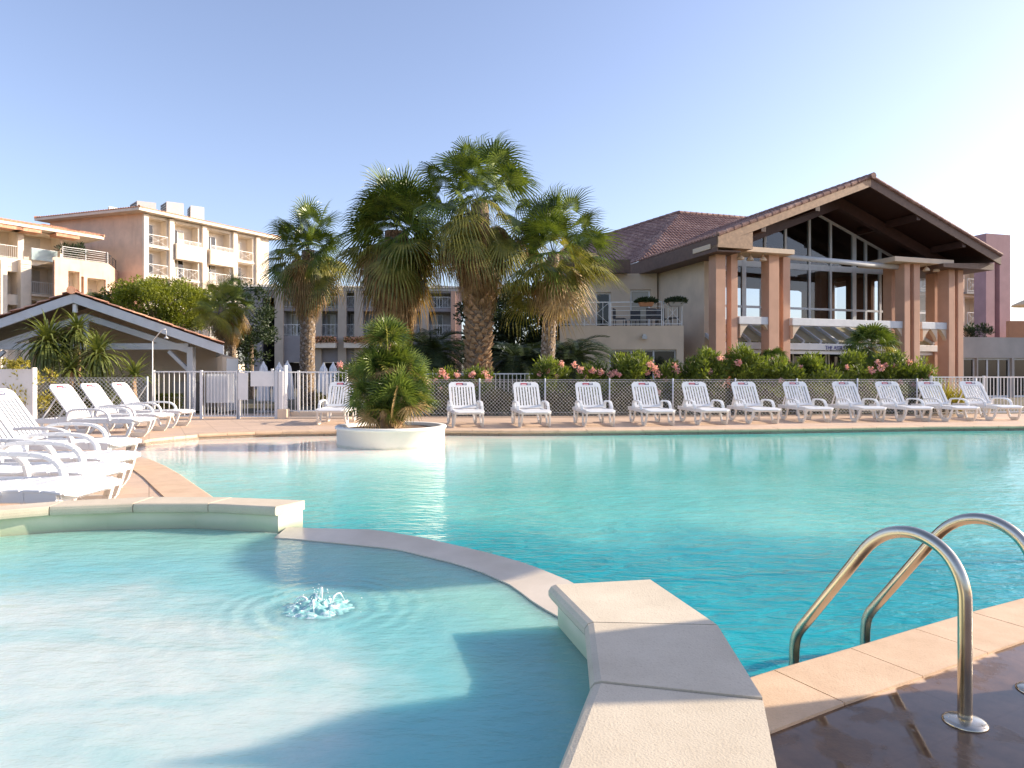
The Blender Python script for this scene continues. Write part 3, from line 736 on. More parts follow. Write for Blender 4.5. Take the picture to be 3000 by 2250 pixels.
fs=[(0,1+k,1+(k+1)%36) for k in range(36)]+[(1+(j-1)*36+k,1+j*36+k,1+j*36+(k+1)%36,1+(j-1)*36+(k+1)%36) for j in range(1,8) for k in range(36)]
mb.add(vs,fs); mb.build('soil',M['soil'],pl,smooth=True)
rg=random.Random(11)
fp=thing('bushy_fan_palm','bushy fan palm of several tiers growing in the round white planter','palm tree',(pc[0],pc[1],.2))
Yp=12.4
heads=[((1132,1012),.56,26,Yp+.05,(25,88)),((1112,1080),.58,24,Yp,(-5,75)),((1162,1085),.55,22,Yp+.1,(-10,75)),((1088,1165),.52,24,Yp-.2,(-15,80)),((1165,1172),.62,28,Yp-.3,(-15,85)),((1190,1110),.55,24,Yp+.2,(-15,70)),((1120,1205),.50,22,Yp-.35,(-20,60)),((1205,1170),.5,20,Yp,(-30,60)),((1080,1110),.5,16,Yp+.2,(-30,60))]
mbt=MB()
for (p,r,nn,Y,_) in heads:
    t=W(p[0],p[1],Y); b=Vector((pc[0]+(t.x-pc[0])*.3,pc[1]+(t.y-pc[1])*.5,.18)); pts,rs=trunk(mbt,b,t,.09,.07,9,6,0,0,rg); boots(mbt,pts,rs,40,.07,0,rg)
mbt.build('stems',M['boot'],fp)
for (p,r,nn,Y,(lo_,hi_)) in heads:
    mb=MB(); t=W(p[0],p[1],Y)
    for k in range(nn):
        f=(k+.5)/nn; az=k*2.39996+rg.uniform(-.3,.3); el=R(lerp(hi_,lo_,f)+rg.uniform(-8,8))
        dry=(f>.78 and rg.random()<.45)
        fan_leaf(mb,t,dirv(az,el),r*rg.uniform(.25,.55),r*.72,22,.06+.18*f,118,2 if dry else (1 if f>.7 and rg.random()<.5 else 0),fold=.2,rng=rg,stiff=.40,petw=.012,roll=80)
    mb.build('leaf_tier',[M['fan_green'],M['palm_olive'],M['palm_dry']],fp)
# ------------------------------------------------------------------ tall palms
def base_of(px,Y,z=-.02): return (((px-1500)/FPX*Y),Y,z)
washingtonia('shaggy fan palm, leftmost of the four tall ones, skirt hanging over the white gate',base_of(902,26.5),W(903,735,26.5),.30,.24,1.9,21,52,120,1.7,.14,240,0,.35,'boot_grey',.9,droop=.6)
washingtonia('dark dense fan palm rising behind the planter, wide brown skirt around its trunk',base_of(1165,24.5),W(1162,680,24.5),.36,.42,2.4,22,60,200,2.8,.14,120,0,.4,'boot',.6,droop=.6,low=-52,stretch=.32)
washingtonia('tallest fan palm with a thick trunk of curling brown leaf bases',base_of(1400,23.5),W(1405,598,23.5),.35,.30,2.3,23,62,190,2.5,.25,200,.06,.75,'boot',.60,droop=.8,low=-58,frond=(.62,.58),stretch=.62,wind=.14)
washingtonia('slim fan palm nearest the hall, pale trunk and fronds bending right',base_of(1592,23.0),W(1622,745,23.0),.26,.20,2.05,24,54,36,1.0,.12,220,0,.35,'boot_grey',.95,droop=.5,low=-50,frond=(.62,.6),wind=.1)
# one hanging dead frond bundle on the slim palm is part of its skirt
washingtonia('small fan palm beside the kiosk roof, nearer of the pair',base_of(652,26),W(652,900,26),.15,.13,1.05,25,34,46,1.1,.09,110,0,.35,'boot_grey',.9,mats=('palm_sunlit','yellow_leaf','palm_dry'),group='small fan palms beside the kiosk',droop=.5)
washingtonia('small fan palm beside the kiosk roof, half hidden behind its twin',base_of(678,27.2),W(684,890,27.2),.15,.13,1.0,26,30,46,1.2,.09,110,0,.35,'boot_grey',.9,mats=('palm_green','palm_olive','palm_dry'),group='small fan palms beside the kiosk',droop=.5)
date_palm('dark feathery palm standing between the two thickest trunks',base_of(1262,24.5),1.9,2.1,31,74,.35,.55,-45)
date_palm('dark feathery palm low between the thick trunk and the slim trunk',base_of(1520,25),1.5,2.1,32,70,.3,.5,-45)
date_palm('dark feathery palm arching right of the slim trunk',base_of(1672,25.0),1.7,2.0,33,70,.3,.5,-45)
# small fan palms by the hall
def small_fan(label,px,py,Y,r,seed,n=30,mat0='palm_green'):
    rg=random.Random(seed); base=base_of(px,Y); root=thing('dwarf_fan_palm',label,'palm tree',base,'low fan palms in front of the hall'); t=W(px,py,Y)
    mb=MB(); pts,rs=trunk(mb,base,t,.12,.10,10,8,0,0,rg); boots(mb,pts,rs,60,.08,1,rg); mb.build('trunk',[M['bark'],M['boot']],root)
    mb=MB()
    for k in range(n):
        f=(k+.5)/n; fan_leaf(mb,t,dirv(k*2.39996,R(lerp(80,-45,f))),r*.5,r*.62,20,.3+.4*f,110,0 if f<.6 else (1 if rg.random()<.6 else 0),rng=rg,stiff=.45)
    mb.build('crown',[M[mat0],M['yellow_leaf']],root)
small_fan('low fan palm with yellowing fronds in front of the canopy lettering',2552,1018,22.6,.98,41,38)
small_fan('low fan palm poking out of the hedge beneath the second column pair',2268,1062,22.4,.62,42,22)
# ------------------------------------------------------------------ shrubs behind the mesh fence
rg=random.Random(5)
def ole(px,py,hw,Y,label,seed,fl=(),n=5000):
    h=W(px,py,Y).z+.16; base=base_of(px,Y); rx=hw/FPX*Y
    F=[(W(a,b,Y-.35).x,Y-rg.uniform(.3,.5),W(a,b,Y-.35).z,r) for a,b,r in fl]
    shrub('oleander_bush',label,'shrub',base,rx,.62,h,n,.15,seed,'ole_green','flowering shrubs behind the mesh fence',F,'pink',.24,9,64,.24,.8)
ole(1035,1078,50,20.3,'pink flowering shrub behind the planter palm beside the bar railing',51,((1000,1070,.12),(1022,1085,.11),(1050,1068,.1),(1030,1110,.09)),3375)
ole(1295,1108,62,20.0,'low pink flowering shrub behind the first lounger right of the planter',52,((1295,1092,.13),(1310,1105,.10),(1340,1098,.10),(1275,1118,.11),(1292,1140,.08)),3825)
ole(1400,1100,50,20.2,'pink flowering shrub at the foot of the thickest palm trunk',53,((1385,1098,.12),(1430,1110,.13),(1420,1095,.1),(1395,1125,.1)),3375)
ole(1612,1078,62,20.2,'oleander bush at the foot of the slim palm trunk',54,((1605,1088,.11),(1645,1066,.1),(1682,1068,.1),(1628,1103,.09),(1700,1083,.12),(1580,1095,.08)),5175)
ole(1745,1082,55,20.3,'oleander bush with most pink flowers, in front of the dark feathery palm',55,((1735,1088,.12),(1760,1092,.12),(1790,1096,.11),(1812,1095,.09),(1720,1108,.09)),4500)
ole(1850,1052,66,20.4,'tall bright oleander bush before the ground floor window of the beige wing',56,((1905,1066,.12),(1920,1082,.12),(1898,1092,.09),(1924,1098,.11),(1983,1088,.14),(1928,1148,.11),(1800,1092,.09)),6075)
ole(1965,1078,45,20.5,'small oleander bush between two tall ones near the hall wall',57,((1975,1072,.1),(1950,1110,.09)),3150)
ole(2060,1046,68,20.5,'tall oleander bush under the first terracotta column pair',58,((2105,1049,.08),(2078,1090,.09)),6300)
ole(2180,1044,66,20.6,'tall oleander bush left of the low fan palm',59,((2160,1062,.12),(2112,1112,.08)),6300)
ole(2290,1062,66,20.7,'oleander bush below the low fan palm in the hedge',60,((2283,1115,.07),),5850)
ole(2390,1056,62,20.7,'leafy oleander bush spilling over the mesh fence',61,((2340,1075,.07),),6300)
ole(2500,1062,66,20.9,'oleander bush with deep pink flowers under the lettered canopy',62,((2545,1086,.13),(2575,1078,.10),(2550,1115,.09),(2480,1075,.08)),6300)
ole(2610,1056,64,21.0,'oleander bush at the foot of the third column pair',63,((2572,1062,.1),(2665,1060,.1),(2620,1070,.09),(2635,1120,.1),(2590,1070,.07)),6300)
ole(2690,1078,42,21.1,'rightmost oleander bush, pink flowers against the bar railing',64,((2678,1130,.12),(2690,1118,.1),(2728,1096,.1),(2720,1105,.08)),3825)
M['cover_green']=leafmat('cover_green',(.03,.035,.015),(.13,.12,.05),1.0,.25)
# low dark underplanting along the fence
mb=MB(); rgu=random.Random(8)
def su(r_):
    x=r_.uniform(-5.5,13.6); y=18.9+(x+4.6)/18.3*1.5+r_.uniform(0.1,.9); z=r_.uniform(0,.95)*(.55+.45*noise.noise(Vector((x*1.3,0,5)))); return Vector((x,y,max(.02,z))),Vector((0,0,1))
leaf_cloud(mb,30000,su,.17,0,rgu,.3,.5); o=mb.build('ground_cover',M['cover_green']); tag(o,'dark low ground cover behind the mesh fence','ground cover'); o['kind']='stuff'
# yellow sword clump
r_=thing('yellow_grass_clump','yellow green sword leaved clump beside the last lounger','plant',base_of(2790,19.9)); mb=MB(); rq=random.Random(4)
for (px,h) in ((2762,.5),(2775,.55),(2800,.3),(2812,.25),(2745,.4)):
    b=Vector(base_of(px,19.9)); sword_head(mb,b+Vector((0,0,.05+h*.3)),38,.75+h*.45,.035,rq,20,88,0,.25)
mb.build('leaves',M['yellow_leaf'],r_)
# cordylines and yuccas in front of the kiosk
def cordy(label,px,Y,heads,seed,mat='sword_green',stem=True):
    rg=random.Random(seed); base=base_of(px,Y,-.02); root=thing('sword_leaved_plant',label,'plant',base,'sword leaved plants in front of the kiosk')
    mb=MB(); ml=MB()
    for (hx,hy,L,n,lo_) in heads:
        t=W(hx,hy,Y); trunk(mb,base,t,.075,.06,8,6,0,0,rg); sword_head(ml,t,n,L,.045,rg,lo_,86,0,.62)
    mb.build('stem',M['boot'],root); ml.build('leaves',M[mat],root)
cordy('tall sword leaved plant with an orange stem, leftmost in front of the kiosk',150,18.9,[(140,1000,1.25,190,-55)],71)
cordy('dark sword leaved plant in the shade under the kiosk ridge',225,19.2,[(228,965,.85,110,-45),(190,1010,.7,80,-45)],72)
cordy('dark glossy sword leaved plant with drooping leaves, right of the tall one',290,18.7,[(288,1035,1.10,190,-70)],73)
cordy('low upright sword leaved plant between the two big ones',210,18.4,[(208,1085,.95,80,-5)],74)
cordy('thin sparse sword leaved plant beside the shower pole',395,18.6,[(395,1100,.95,50,0)],75)
# shrubs and hedge by the left fence
shrub('golden_shrub','golden leaved shrub spilling over the white wall end','shrub',base_of(60,17.3),1.1,.35,1.52,2300,.10,81,'yellow_leaf',None,[(W(a,b,17).x,16.9,W(a,b,17).z,.10) for a,b in ((20,1060),(45,1068),(65,1058),(85,1066))],'yellow_leaf',.35,6,34,.20,.7)
shrub('green_shrub','bright green shrub behind the middle lounger at the left mesh fence','shrub',base_of(180,18.6),.62,.4,.80,1500,.11,82,'hedge_green',None,(),aspect=.4)
shrub('green_shrub','yellowish green shrub behind the right lounger at the left mesh fence','shrub',base_of(268,18.7),.75,.4,.95,1700,.11,83,'hedge_green',None,(),aspect=.35)
h_=thing('clipped_hedge','square clipped green hedge standing behind the white bars near the kiosk post','hedge',base_of(497,19.4)); mb=MB(); rh=random.Random(9)
cx_,cy_=base_of(497,19.4)[:2]
def sh(r_):
    f=r_.choice('xXyzz'); x=r_.uniform(-.29,.29);y=r_.uniform(-.25,.25);z=r_.uniform(.0,.62)
    if f=='x': x=-.29; o=Vector((-1,0,0))
    elif f=='X': x=.29;o=Vector((1,0,0))
    elif f=='y': y=-.25;o=Vector((0,-1,0))
    else: 
        if r_.random()<.5: y=-.25;o=Vector((0,-1,0))
        else: z=.62;o=Vector((0,0,1))
    return Vector((cx_+x,cy_+y,z+.0))-o*r_.random()*.08,o
leaf_cloud(mb,3000,sh,.045,0,rh,.55,.2); mb.build('foliage',M['hedge_green'],h_)
mb=MB(); mb.box(cx_-.2,cx_+.2,cy_-.15,cy_+.15,-.02,.5); mb.build('twigs',M['bark'],h_)
# round umbrella tree
base=base_of(480,31); tr=thing('round_tree','round bright green tree rising behind the kiosk roof','tree',base); rt=random.Random(12)
mb=MB(); pts,rs=trunk(mb,base,W(480,1010,31),.22,.16,10,6,0,0,rt)
cc=W(468,915,31)
for k in range(16):
    e=cc+Vector((rt.uniform(-1.8,1.8),rt.uniform(-1.5,1.5),rt.uniform(-.5,1.0))); p=pts[-1]; mb.tube([p,p.lerp(e,.5)+Vector((rt.uniform(-.2,.2),0,.15)),e],[.10,.06,.02],6)
mb.build('trunk',M['bark'],tr)
mb=MB(); s1=clump_sampler(cc+Vector((.1,0,.12)),2.45,2.0,1.30,190,.40,rt,low=-.6,fill=.35); s2_=clump_sampler(cc+Vector((-1.1,0,.1)),1.1,1.2,.95,40,.35,rt,low=-.6)
leaf_cloud(mb,26000,s1,.13,0,rt,.42,.5); mb.build('crown',M['tree_green'],tr)
r2=thing('background_tree','dark tree filling the gap between the kiosk and the shaggy palm','tree',base_of(735,34)); mb=MB(); trunk(mb,base_of(735,34),W(735,1000,34),.15,.1,8,5,0,0,rt); mb.build('trunk',M['bark'],r2)
mb=MB(); s1=clump_sampler(W(738,960,34),1.0,1.0,2.0,50,.4,rt); leaf_cloud(mb,5000,s1,.17,0,rt,.4,.3); mb.build('crown',M['date_green'],r2)
r2=thing('background_tree','dark shrub like tree tucked under the right eave of the kiosk','tree',base_of(608,25)); mb=MB(); trunk(mb,base_of(608,25),W(608,1100,25),.1,.08,8,5,0,0,rt); mb.build('trunk',M['bark'],r2)
mb=MB(); s1=clump_sampler(W(610,1090,25),.75,.6,.75,40,.25,rt); leaf_cloud(mb,3500,s1,.13,0,rt,.4,.3); mb.build('crown',M['date_green'],r2)
r2=thing('background_tree','dark tree mass behind the trunks of the two right hand tall palms','tree',base_of(1500,31)); mb=MB(); trunk(mb,base_of(1500,31),W(1500,960,31),.18,.12,8,5,0,0,rt); mb.build('trunk',M['bark'],r2)
mb=MB(); s1=clump_sampler(W(1490,975,31),2.4,1.2,2.0,130,.5,rt); leaf_cloud(mb,17000,s1,.2,0,rt,.4,.3); mb.build('crown',M['date_green'],r2)
small=thing('small_palm','small feathery palm top showing above the kiosk ridge','palm tree',base_of(285,30)); mb=MB(); t=W(285,880,30); trunk(mb,base_of(285,30),t,.14,.12,8,6,0,0,rt); mb.build('trunk',M['bark'],small)
mb=MB(); 
for k in range(22): pinnate(mb,t,k*2.4,R(lerp(80,-10,k/22)),.9,20,.25,1,0,rt)
mb.build('crown',M['palm_green'],small)
# a closed parasol is added on the right hand paving, out of view, to shade the jacuzzi edge
# ------------------------------------------------------------------ fences
def chain_link(name,label,a,b,z1,nposts,pitch=.085,brace=None,wr=.0032):
    a=Vector(a);b=Vector(b); L=(b-a).length; d=(b-a).normalized(); nrm=Vector((-d.y,d.x,0))
    root=thing(name,label,'fence',(a.x,a.y,0)); 
    mb=MB(); z0=.03; H=z1-z0
    def wire(p,q,o):
        n1=nrm*wr; u=Vector((0,0,wr)); p=p+nrm*o;q=q+nrm*o
        mb.add([p-u-n1,p-u+n1,p+u,q-u-n1,q-u+n1,q+u],[(0,1,4,3),(1,2,5,4),(2,0,3,5)])
    k=-H
    while k<L:
        for sg,o in ((1,.003),(-1,-.003)):
            s0=k if sg>0 else k+H; s1=k+H if sg>0 else k
            # clip to [0,L]
            za,zb=z0,z1; xa,xb=s0,s1
            def at(x): return za+(zb-za)*(x-xa)/(xb-xa)
            lo_,hi_=min(xa,xb),max(xa,xb); cl,ch=max(lo_,0),min(hi_,L)
            if ch-cl>.01: wire(a+d*cl+Vector((0,0,at(cl))),a+d*ch+Vector((0,0,at(ch))),o)
        k+=pitch
    mb.build('mesh',M['wire'],root)
    for i in range(nposts):
        p=a+d*(L*i/(nposts-1)); mb=MB(); mb.tube([(p.x,p.y,-.05),(p.x,p.y,z1+.02)],.022,8); mb.lathe([(.0,z1+.035),(.02,z1+.03),(.025,z1+.015)],(p.x,p.y,0),8)
        mb.build('post',M['grey_paint'],root,smooth=True)
    mb=MB()
    for z in (z1-.06,z1,.12): mb.tube([a+Vector((0,0,z)),b+Vector((0,0,z))],.0055,6)
    if brace: 
        p,q=brace; mb.tube([p,q],.016,8)
    mb.build('tension_wire',M['galv'],root)
    return root
A0=(-4.5,18.45,0);A1=(13.55,19.95,0)
chain_link('mesh_fence','long low grey mesh fence behind the far row of loungers',A0,A1,1.035,11,.10,wr=.0035)
la_=W(108,1100,17.6);lb_=W(432,1100,17.75)
chain_link('mesh_fence','short cream mesh fence with a diagonal brace behind the three left loungers',(la_.x,17.6,0),(lb_.x,17.75,0),1.09,2,.105,brace=(W(430,1128,17.72),W(385,1200,17.66)),wr=.006)
def bars(root,a,b,z0,z1,sp=.11,posts=(),r=.011,name='panel',mat='white_paint',rail=.018):
    a=Vector((a[0],a[1],0));b=Vector((b[0],b[1],0));L=(b-a).length;d=(b-a).normalized(); mb=MB()
    mb.beam(a+Vector((0,0,z1)),b+Vector((0,0,z1)),rail*2,rail*2); mb.beam(a+Vector((0,0,z0)),b+Vector((0,0,z0)),rail*2,rail*1.6)
    n=max(1,round(L/sp))
    for k in range(1,n): 
        p=a+d*(L*k/n); mb.tube([p+Vector((0,0,z0)),p+Vector((0,0,z1))],r,6,cap=False)
    o=mb.build(name,M[mat],root)
    for t in posts:
        p=a+d*(L*t); mb=MB(); mb.box(p.x-.032,p.x+.032,p.y-.032,p.y+.032,-.05,z1+.04); mb.build('post',M[mat],root,bevel=.006)
    return o
YF=18.2
def fx(px,Y=YF): return (px-1500)/FPX*Y
f1=thing('bar_fence','white bar railing left of the double gate, beside the shower pole','fence',(fx(450),YF,0)); bars(f1,(fx(450),YF),(fx(586),YF),.07,1.25,.135,(0,),r=.012)
g1_=thing('pool_gate','white bar gate with a large plain board, left leaf of the gates','gate',(fx(590),YF,0)); bars(g1_,(fx(590),YF),(fx(697),YF),.07,1.25,.085,(0,1))
mb=MB(); mb.box(fx(603),fx(682),YF+.03,YF+.045,.42,1.20); mb.build('board',M['grey_paint'],g1_)
g2_=thing('pool_gate','narrow white bar gate between two plain boards, middle of the gates','gate',(fx(700),YF,0)); bars(g2_,(fx(700),YF),(fx(734),YF),.06,1.25,.085,(0,))
mb=MB(); mb.box(fx(699),fx(728),YF-.05,YF-.035,.50,1.22); mb.build('board',M['white_paint'],g2_)
g3_=thing('pool_gate','white bar gate with a white board across its upper third, beside the pale gate pillar','gate',(fx(736),YF,0)); bars(g3_,(fx(736),YF-.02),(fx(806),YF-.02),.06,1.25,.098,())
mb=MB(); mb.box(fx(737),fx(806),YF-.07,YF-.055,.86,1.25); mb.build('board',M['white_paint'],g3_)
mb=MB(); mb.box(fx(797),fx(803),YF-.08,YF-.02,1.25,1.33); mb.build('latch',M['white_paint'],g3_)
p_=thing('gate_pillar','pale boxed gate pillar on a beige block right of the gates','pillar',(fx(826),YF-.1,0))
mb=MB(); mb.box(fx(809),fx(818),YF-.12,YF+.12,-.02,1.29); mb.build('gate_jamb',M['grey_paint'],p_)
mb=MB(); mb.box(fx(818.5),fx(846),YF-.16,YF+.10,-.02,.26); mb.build('block',M['beige'],p_,bevel=.01)
mb=MB(); mb.box(fx(820),fx(834),YF-.13,YF+.08,.26,1.26); mb.box(fx(834.3),fx(841),YF-.10,YF+.05,.26,1.42); mb.build('casing',M['white_paint'],p_,bevel=.01)
st=thing('low_kerb_wall','low pale kerb wall under the white railing behind the planter lounger','kerb',(fx(930),18.3,0)); mb=MB(); mb.box(fx(848),fx(1010),18.28,18.6,-.02,.17); mb.box(fx(848),fx(1030),18.0,18.275,-.02,.05); mb.build('kerb',M['beige'],st,bevel=.01)
f2=thing('bar_fence','white bar railing on the low kerb between the gate pillar and the planter palm','fence',(fx(845),18.4,0)); bars(f2,(fx(842,18.4),18.4),(fx(1015,18.4),18.4),.20,1.24,.105,(.19,1))
f3=thing('bar_fence','white bar railing showing above the mesh fence by the thick palm trunk','fence',(fx(1205,20.4),20.4,0)); bars(f3,(fx(1205,20.4),20.4),(fx(1562,20.7),20.7),.10,1.20,.125,(.17,.62))
f4=thing('bar_fence','long white bar railing running out of the photo at the right','fence',(fx(2728,20.2),20.2,0)); bars(f4,(fx(2728,20.2),20.2),(fx(3300,21.2),21.2),.05,1.10,.117,(.0,.26,.7),r=.013)
mb=MB(); mb.box(fx(2728,20.2),fx(3300,21.2),20.25,21.4,-.02,.03)
# white wall end with oval openings at the far left
ww=thing('white_wall_panel','bright white wall end with small oval openings behind the left loungers','wall',(-12.3,16.9,0))
mb=MB(); x0,x1=-16.5,fx(92,17.0); mb.box(x0,x1,17.0,17.12,-.05,1.31); mb.box(x1+.002,x1+.05,16.99,17.14,-.05,1.345); mb.build('wall',M['white_wall'],ww,bevel=.01)
mb=MB()
for (px,py,w,h) in ((22,1140,.03,.06),(48,1168,.034,.13),(71,1188,.03,.12)):
    c=W(px,py,16.985); vs=[(c.x+w*math.cos(a*.3927),16.992,c.z+h*math.sin(a*.3927)) for a in range(16)]; mb.add(vs,[tuple(range(16))])
mb.build('openings',M['grey_beige'],ww)
# shower
sx=fx(447,17.9); sh_=thing('pool_shower','thin white pool shower pole with a slanted arm beside the left mesh fence','shower',(sx,17.9,0))
mb=MB(); mb.tube([(sx,17.9,0),(sx,17.9,2.05)],.013,8); e=W(475,966,17.7); mb.tube([(sx,17.9,2.05),e,W(486,964,17.7)],.012,8); mb.build('pole',M['white_paint'],sh_,smooth=True)
mb=MB(); e=W(487,966,17.7); mb.tube([e,e+Vector((0,0,-.16))],.009,6); mb.lathe([(.012,-.16),(.02,-.18),(.055,-.215),(.055,-.225),(0,-.226)],e,14); mb.build('shower_head',M['galv'],sh_,smooth=True)
# ------------------------------------------------------------------ roof tiles
def clip_in(poly,x,y):
    c=False;n=len(poly);j=n-1
    for i in range(n):
        if (poly[i][1]>y)!=(poly[j][1]>y) and x<(poly[j][0]-poly[i][0])*(y-poly[i][1])/(poly[j][1]-poly[i][1])+poly[i][0]: c=not c
        j=i
    return c
def tile_roof(mb,corners,eave0,eave1,tw=.22,tl=.36,hgt=.05,mi=0,rg=random):
    # corners: planar polygon; eave0->eave1 gives the course direction, tiles run up the slope
    a=Vector(eave0); e=(Vector(eave1)-a).normalized(); P=[Vector(c) for c in corners]
    nrm=None
    for i in range(2,len(P)):
        nrm=(P[1]-P[0]).cross(P[i]-P[0])
        if nrm.length>1e-3: break
    nrm.normalize()
    if nrm.z<0: nrm=-nrm
    up=nrm.cross(e).normalized()
    if up.z<0: up=-up
    loc=[((p-a).dot(e),(p-a).dot(up)) for p in P]
    xs=[l[0] for l in loc]; ys=[l[1] for l in loc]
    nx_=int((max(xs)-min(xs))/tw)+1; ny_=int((max(ys)-min(ys))/tl)+1
    for j in range(ny_):
        for i in range(nx_):
            x=min(xs)+i*tw; y=min(ys)+j*tl
            if not clip_in(loc,x+tw/2,y+tl*.4): continue
            vs=[]
            jz=rg.uniform(-.006,.006); k=5
            for (yy,zz,sc) in ((y-.03,.030+jz,1.0),(y+tl,.004,.9)):
                for q in range(k+1):
                    t=q/k; ang=math.pi*t; 
                    xx=x+tw*.5+(t-.5)*tw*.98; z=zz+math.sin(ang)*hgt*sc if True else 0
                    vs.append(a+e*xx+up*yy+nrm*z)
            fs=[(q,q+1,k+1+q+1,k+1+q) for q in range(k)]
            # front lip
            o=len(vs); 
            for q in range(k+1):
                t=q/k; xx=x+tw*.5+(t-.5)*tw*.98; vs.append(a+e*xx+up*(y-.03)+nrm*(.002))
            fs+=[(o+q,o+q+1,q+1,q) for q in range(k)]
            mb.add(vs,fs,mi)
    mb.add([p+nrm*.0 for p in P],[tuple(range(len(P)))],mi)
def ridge(mb,p,q,r=.11,mi=0):
    p=Vector(p);q=Vector(q);L=(q-p).length;n=max(1,int(L/.38)); d=(q-p)/n; 
    for k in range(n):
        s=p+d*k; mb.tube([s-d*.04,s+d],[r*1.08,r*.92],8,mi)
# ------------------------------------------------------------------ kiosk
YK=19.8
def K(px,py,Y=YK): return W(px,py,Y)
ki=thing('timber_kiosk','low open kiosk with white trusses under a tiled gable roof at the left','kiosk',(fx(215,YK),YK+2,0))
ap=K(215,858); er=K(655,1010); el_=Vector((2*ap.x-er.x,YK,er.z))
dep=Vector((-2.15,4.4,0))
def bot(p,d): return p+Vector((0,0,-d))
mb=MB()
off=Vector((0,.0,.045))
for (e_) in (er,el_):
    A_=ap+Vector((0,-.04,.03)); B_=e_+Vector((0,-.04,.03))
    tile_roof(mb,[B_,A_,A_+dep,B_+dep],B_,B_+dep,.21,.36,.045)
ridge(mb,ap+Vector((0,-.1,.07)),ap+dep+Vector((0,0,.07)),.11)
mb.build('tiled_roof',M['tile_orange'],ki,smooth=False)
def rafter(mb,p,q,drop,th,y0,y1):   # board hanging below the line p-q
    mb.hexa([Vector((p.x,y0,p.z-drop-th)),Vector((q.x,y0,q.z-drop-th)),Vector((q.x,y1,q.z-drop-th)),Vector((p.x,y1,p.z-drop-th)),Vector((p.x,y0,p.z-drop)),Vector((q.x,y0,q.z-drop)),Vector((q.x,y1,q.z-drop)),Vector((p.x,y1,p.z-drop))])
mb=MB()
for e_ in (er,el_): rafter(mb,ap,e_,.02,.27,YK-.02,YK+.04)
mb.hexa([Vector((er.x-.05,YK+.042,er.z-.27)),Vector((er.x,YK+.042,er.z-.27)),Vector((er.x-2.15,YK+4.4,er.z-.27)),Vector((er.x-2.2,YK+4.4,er.z-.27)),Vector((er.x-.05,YK+.042,er.z-.03)),Vector((er.x,YK+.042,er.z-.03)),Vector((er.x-2.15,YK+4.4,er.z-.03)),Vector((er.x-2.2,YK+4.4,er.z-.03))])
mb.build('barge_board',M['grey_paint'],ki,bevel=.01)
M['kiosk_ceiling']=woodmat('kiosk_ceiling_boards',(.28,.22,.16),along=(8,.6,1))
mb=MB()
for e_ in (er,el_):
    q=[]
    for z_ in (-.09,-.03):
        q+=[Vector((ap.x,YK+.045,ap.z+z_)),Vector((e_.x,YK+.045,e_.z+z_)),Vector((e_.x-2.13,YK+4.38,e_.z+z_)),Vector((ap.x-2.13,YK+4.38,ap.z+z_))]
    mb.hexa(q)
mb.build('soffit',M['kiosk_ceiling'],ki)
mb=MB(); yb=YK+.55
tie=K(300,1004).z
mb.box(el_.x+1.0,K(525,1000).x,yb,yb+.14,K(0,1022).z,K(0,1003).z)
i0=K(215,925);i1=K(528,1018)
for s in (1,-1):
    p=Vector((ap.x,0,i0.z+.12)); q=Vector((ap.x+s*(i1.x-ap.x),0,i1.z+.03)); rafter(mb,p,q,0,.19,yb-.003,yb+.12)
mb.box(ap.x-.06,ap.x+.06,yb+.01,yb+.11,tie,i0.z+.05)
mb.build('truss',M['grey_paint'],ki,bevel=.008)
for s in (1,-1):
    px_=K(532,1000).x; x=px_ if s>0 else 2*ap.x-px_
    mb=MB(); mb.box(x-.09,x+.09,YK+.50,YK+.70,-.02,2.0); mb.box(x-.05,x+.05,YK+.05,YK+.50,er.z+.12,er.z+.34)
    mb.build('post',M['grey_paint'],ki,bevel=.008)
    q=K(464,1027); x2=q.x if s>0 else 2*ap.x-q.x
    mb=MB(); mb.beam((x2,yb+.07,q.z),(x-s*.08,yb+.07,K(0,1085).z),.09,.10); mb.build('brace',M['grey_paint'],ki)
mb=MB(); mb.box(ap.x-.05,ap.x+.06,YK+.043,YK+.12,K(0,915).z,K(0,890).z); mb.build('king_block',M['white_paint'],ki)
mb=MB(); wx=K(590,1000).x-.35; sx_=dep.x*3.2/4.4; tr_=(ap.z-er.z)/(er.x-ap.x)
wl=[(el_.x+.8,-.05),(wx,-.05),(wx,ap.z-.12-tr_*abs(wx-ap.x-sx_)),(ap.x+sx_,ap.z-.12),(el_.x+.8,ap.z-.12-tr_*abs(el_.x+.8-ap.x-sx_))]
mb.add([(x,YK+3.2,z) for x,z in wl]+[(x,YK+3.4,z) for x,z in wl],[(0,1,2,3,4),(9,8,7,6,5)]+[(i,i+5,(i+1)%5+5,(i+1)%5) for i in range(5)]); mb.box(wx-.001,wx+.15,YK+1.9,YK+3.19,-.05,1.75); mb.build('wall',M['beige'],ki)
mb=MB(); mb.box(wx+.151,wx+.17,YK+2.2,YK+3.1,0,1.7); mb.build('door',M['white_wall'],ki)
mb=MB(); mb.box(K(405,0).x,K(470,0).x,YK+2.0,YK+2.5,0,.95); mb.build('counter',M['grey_beige'],ki)
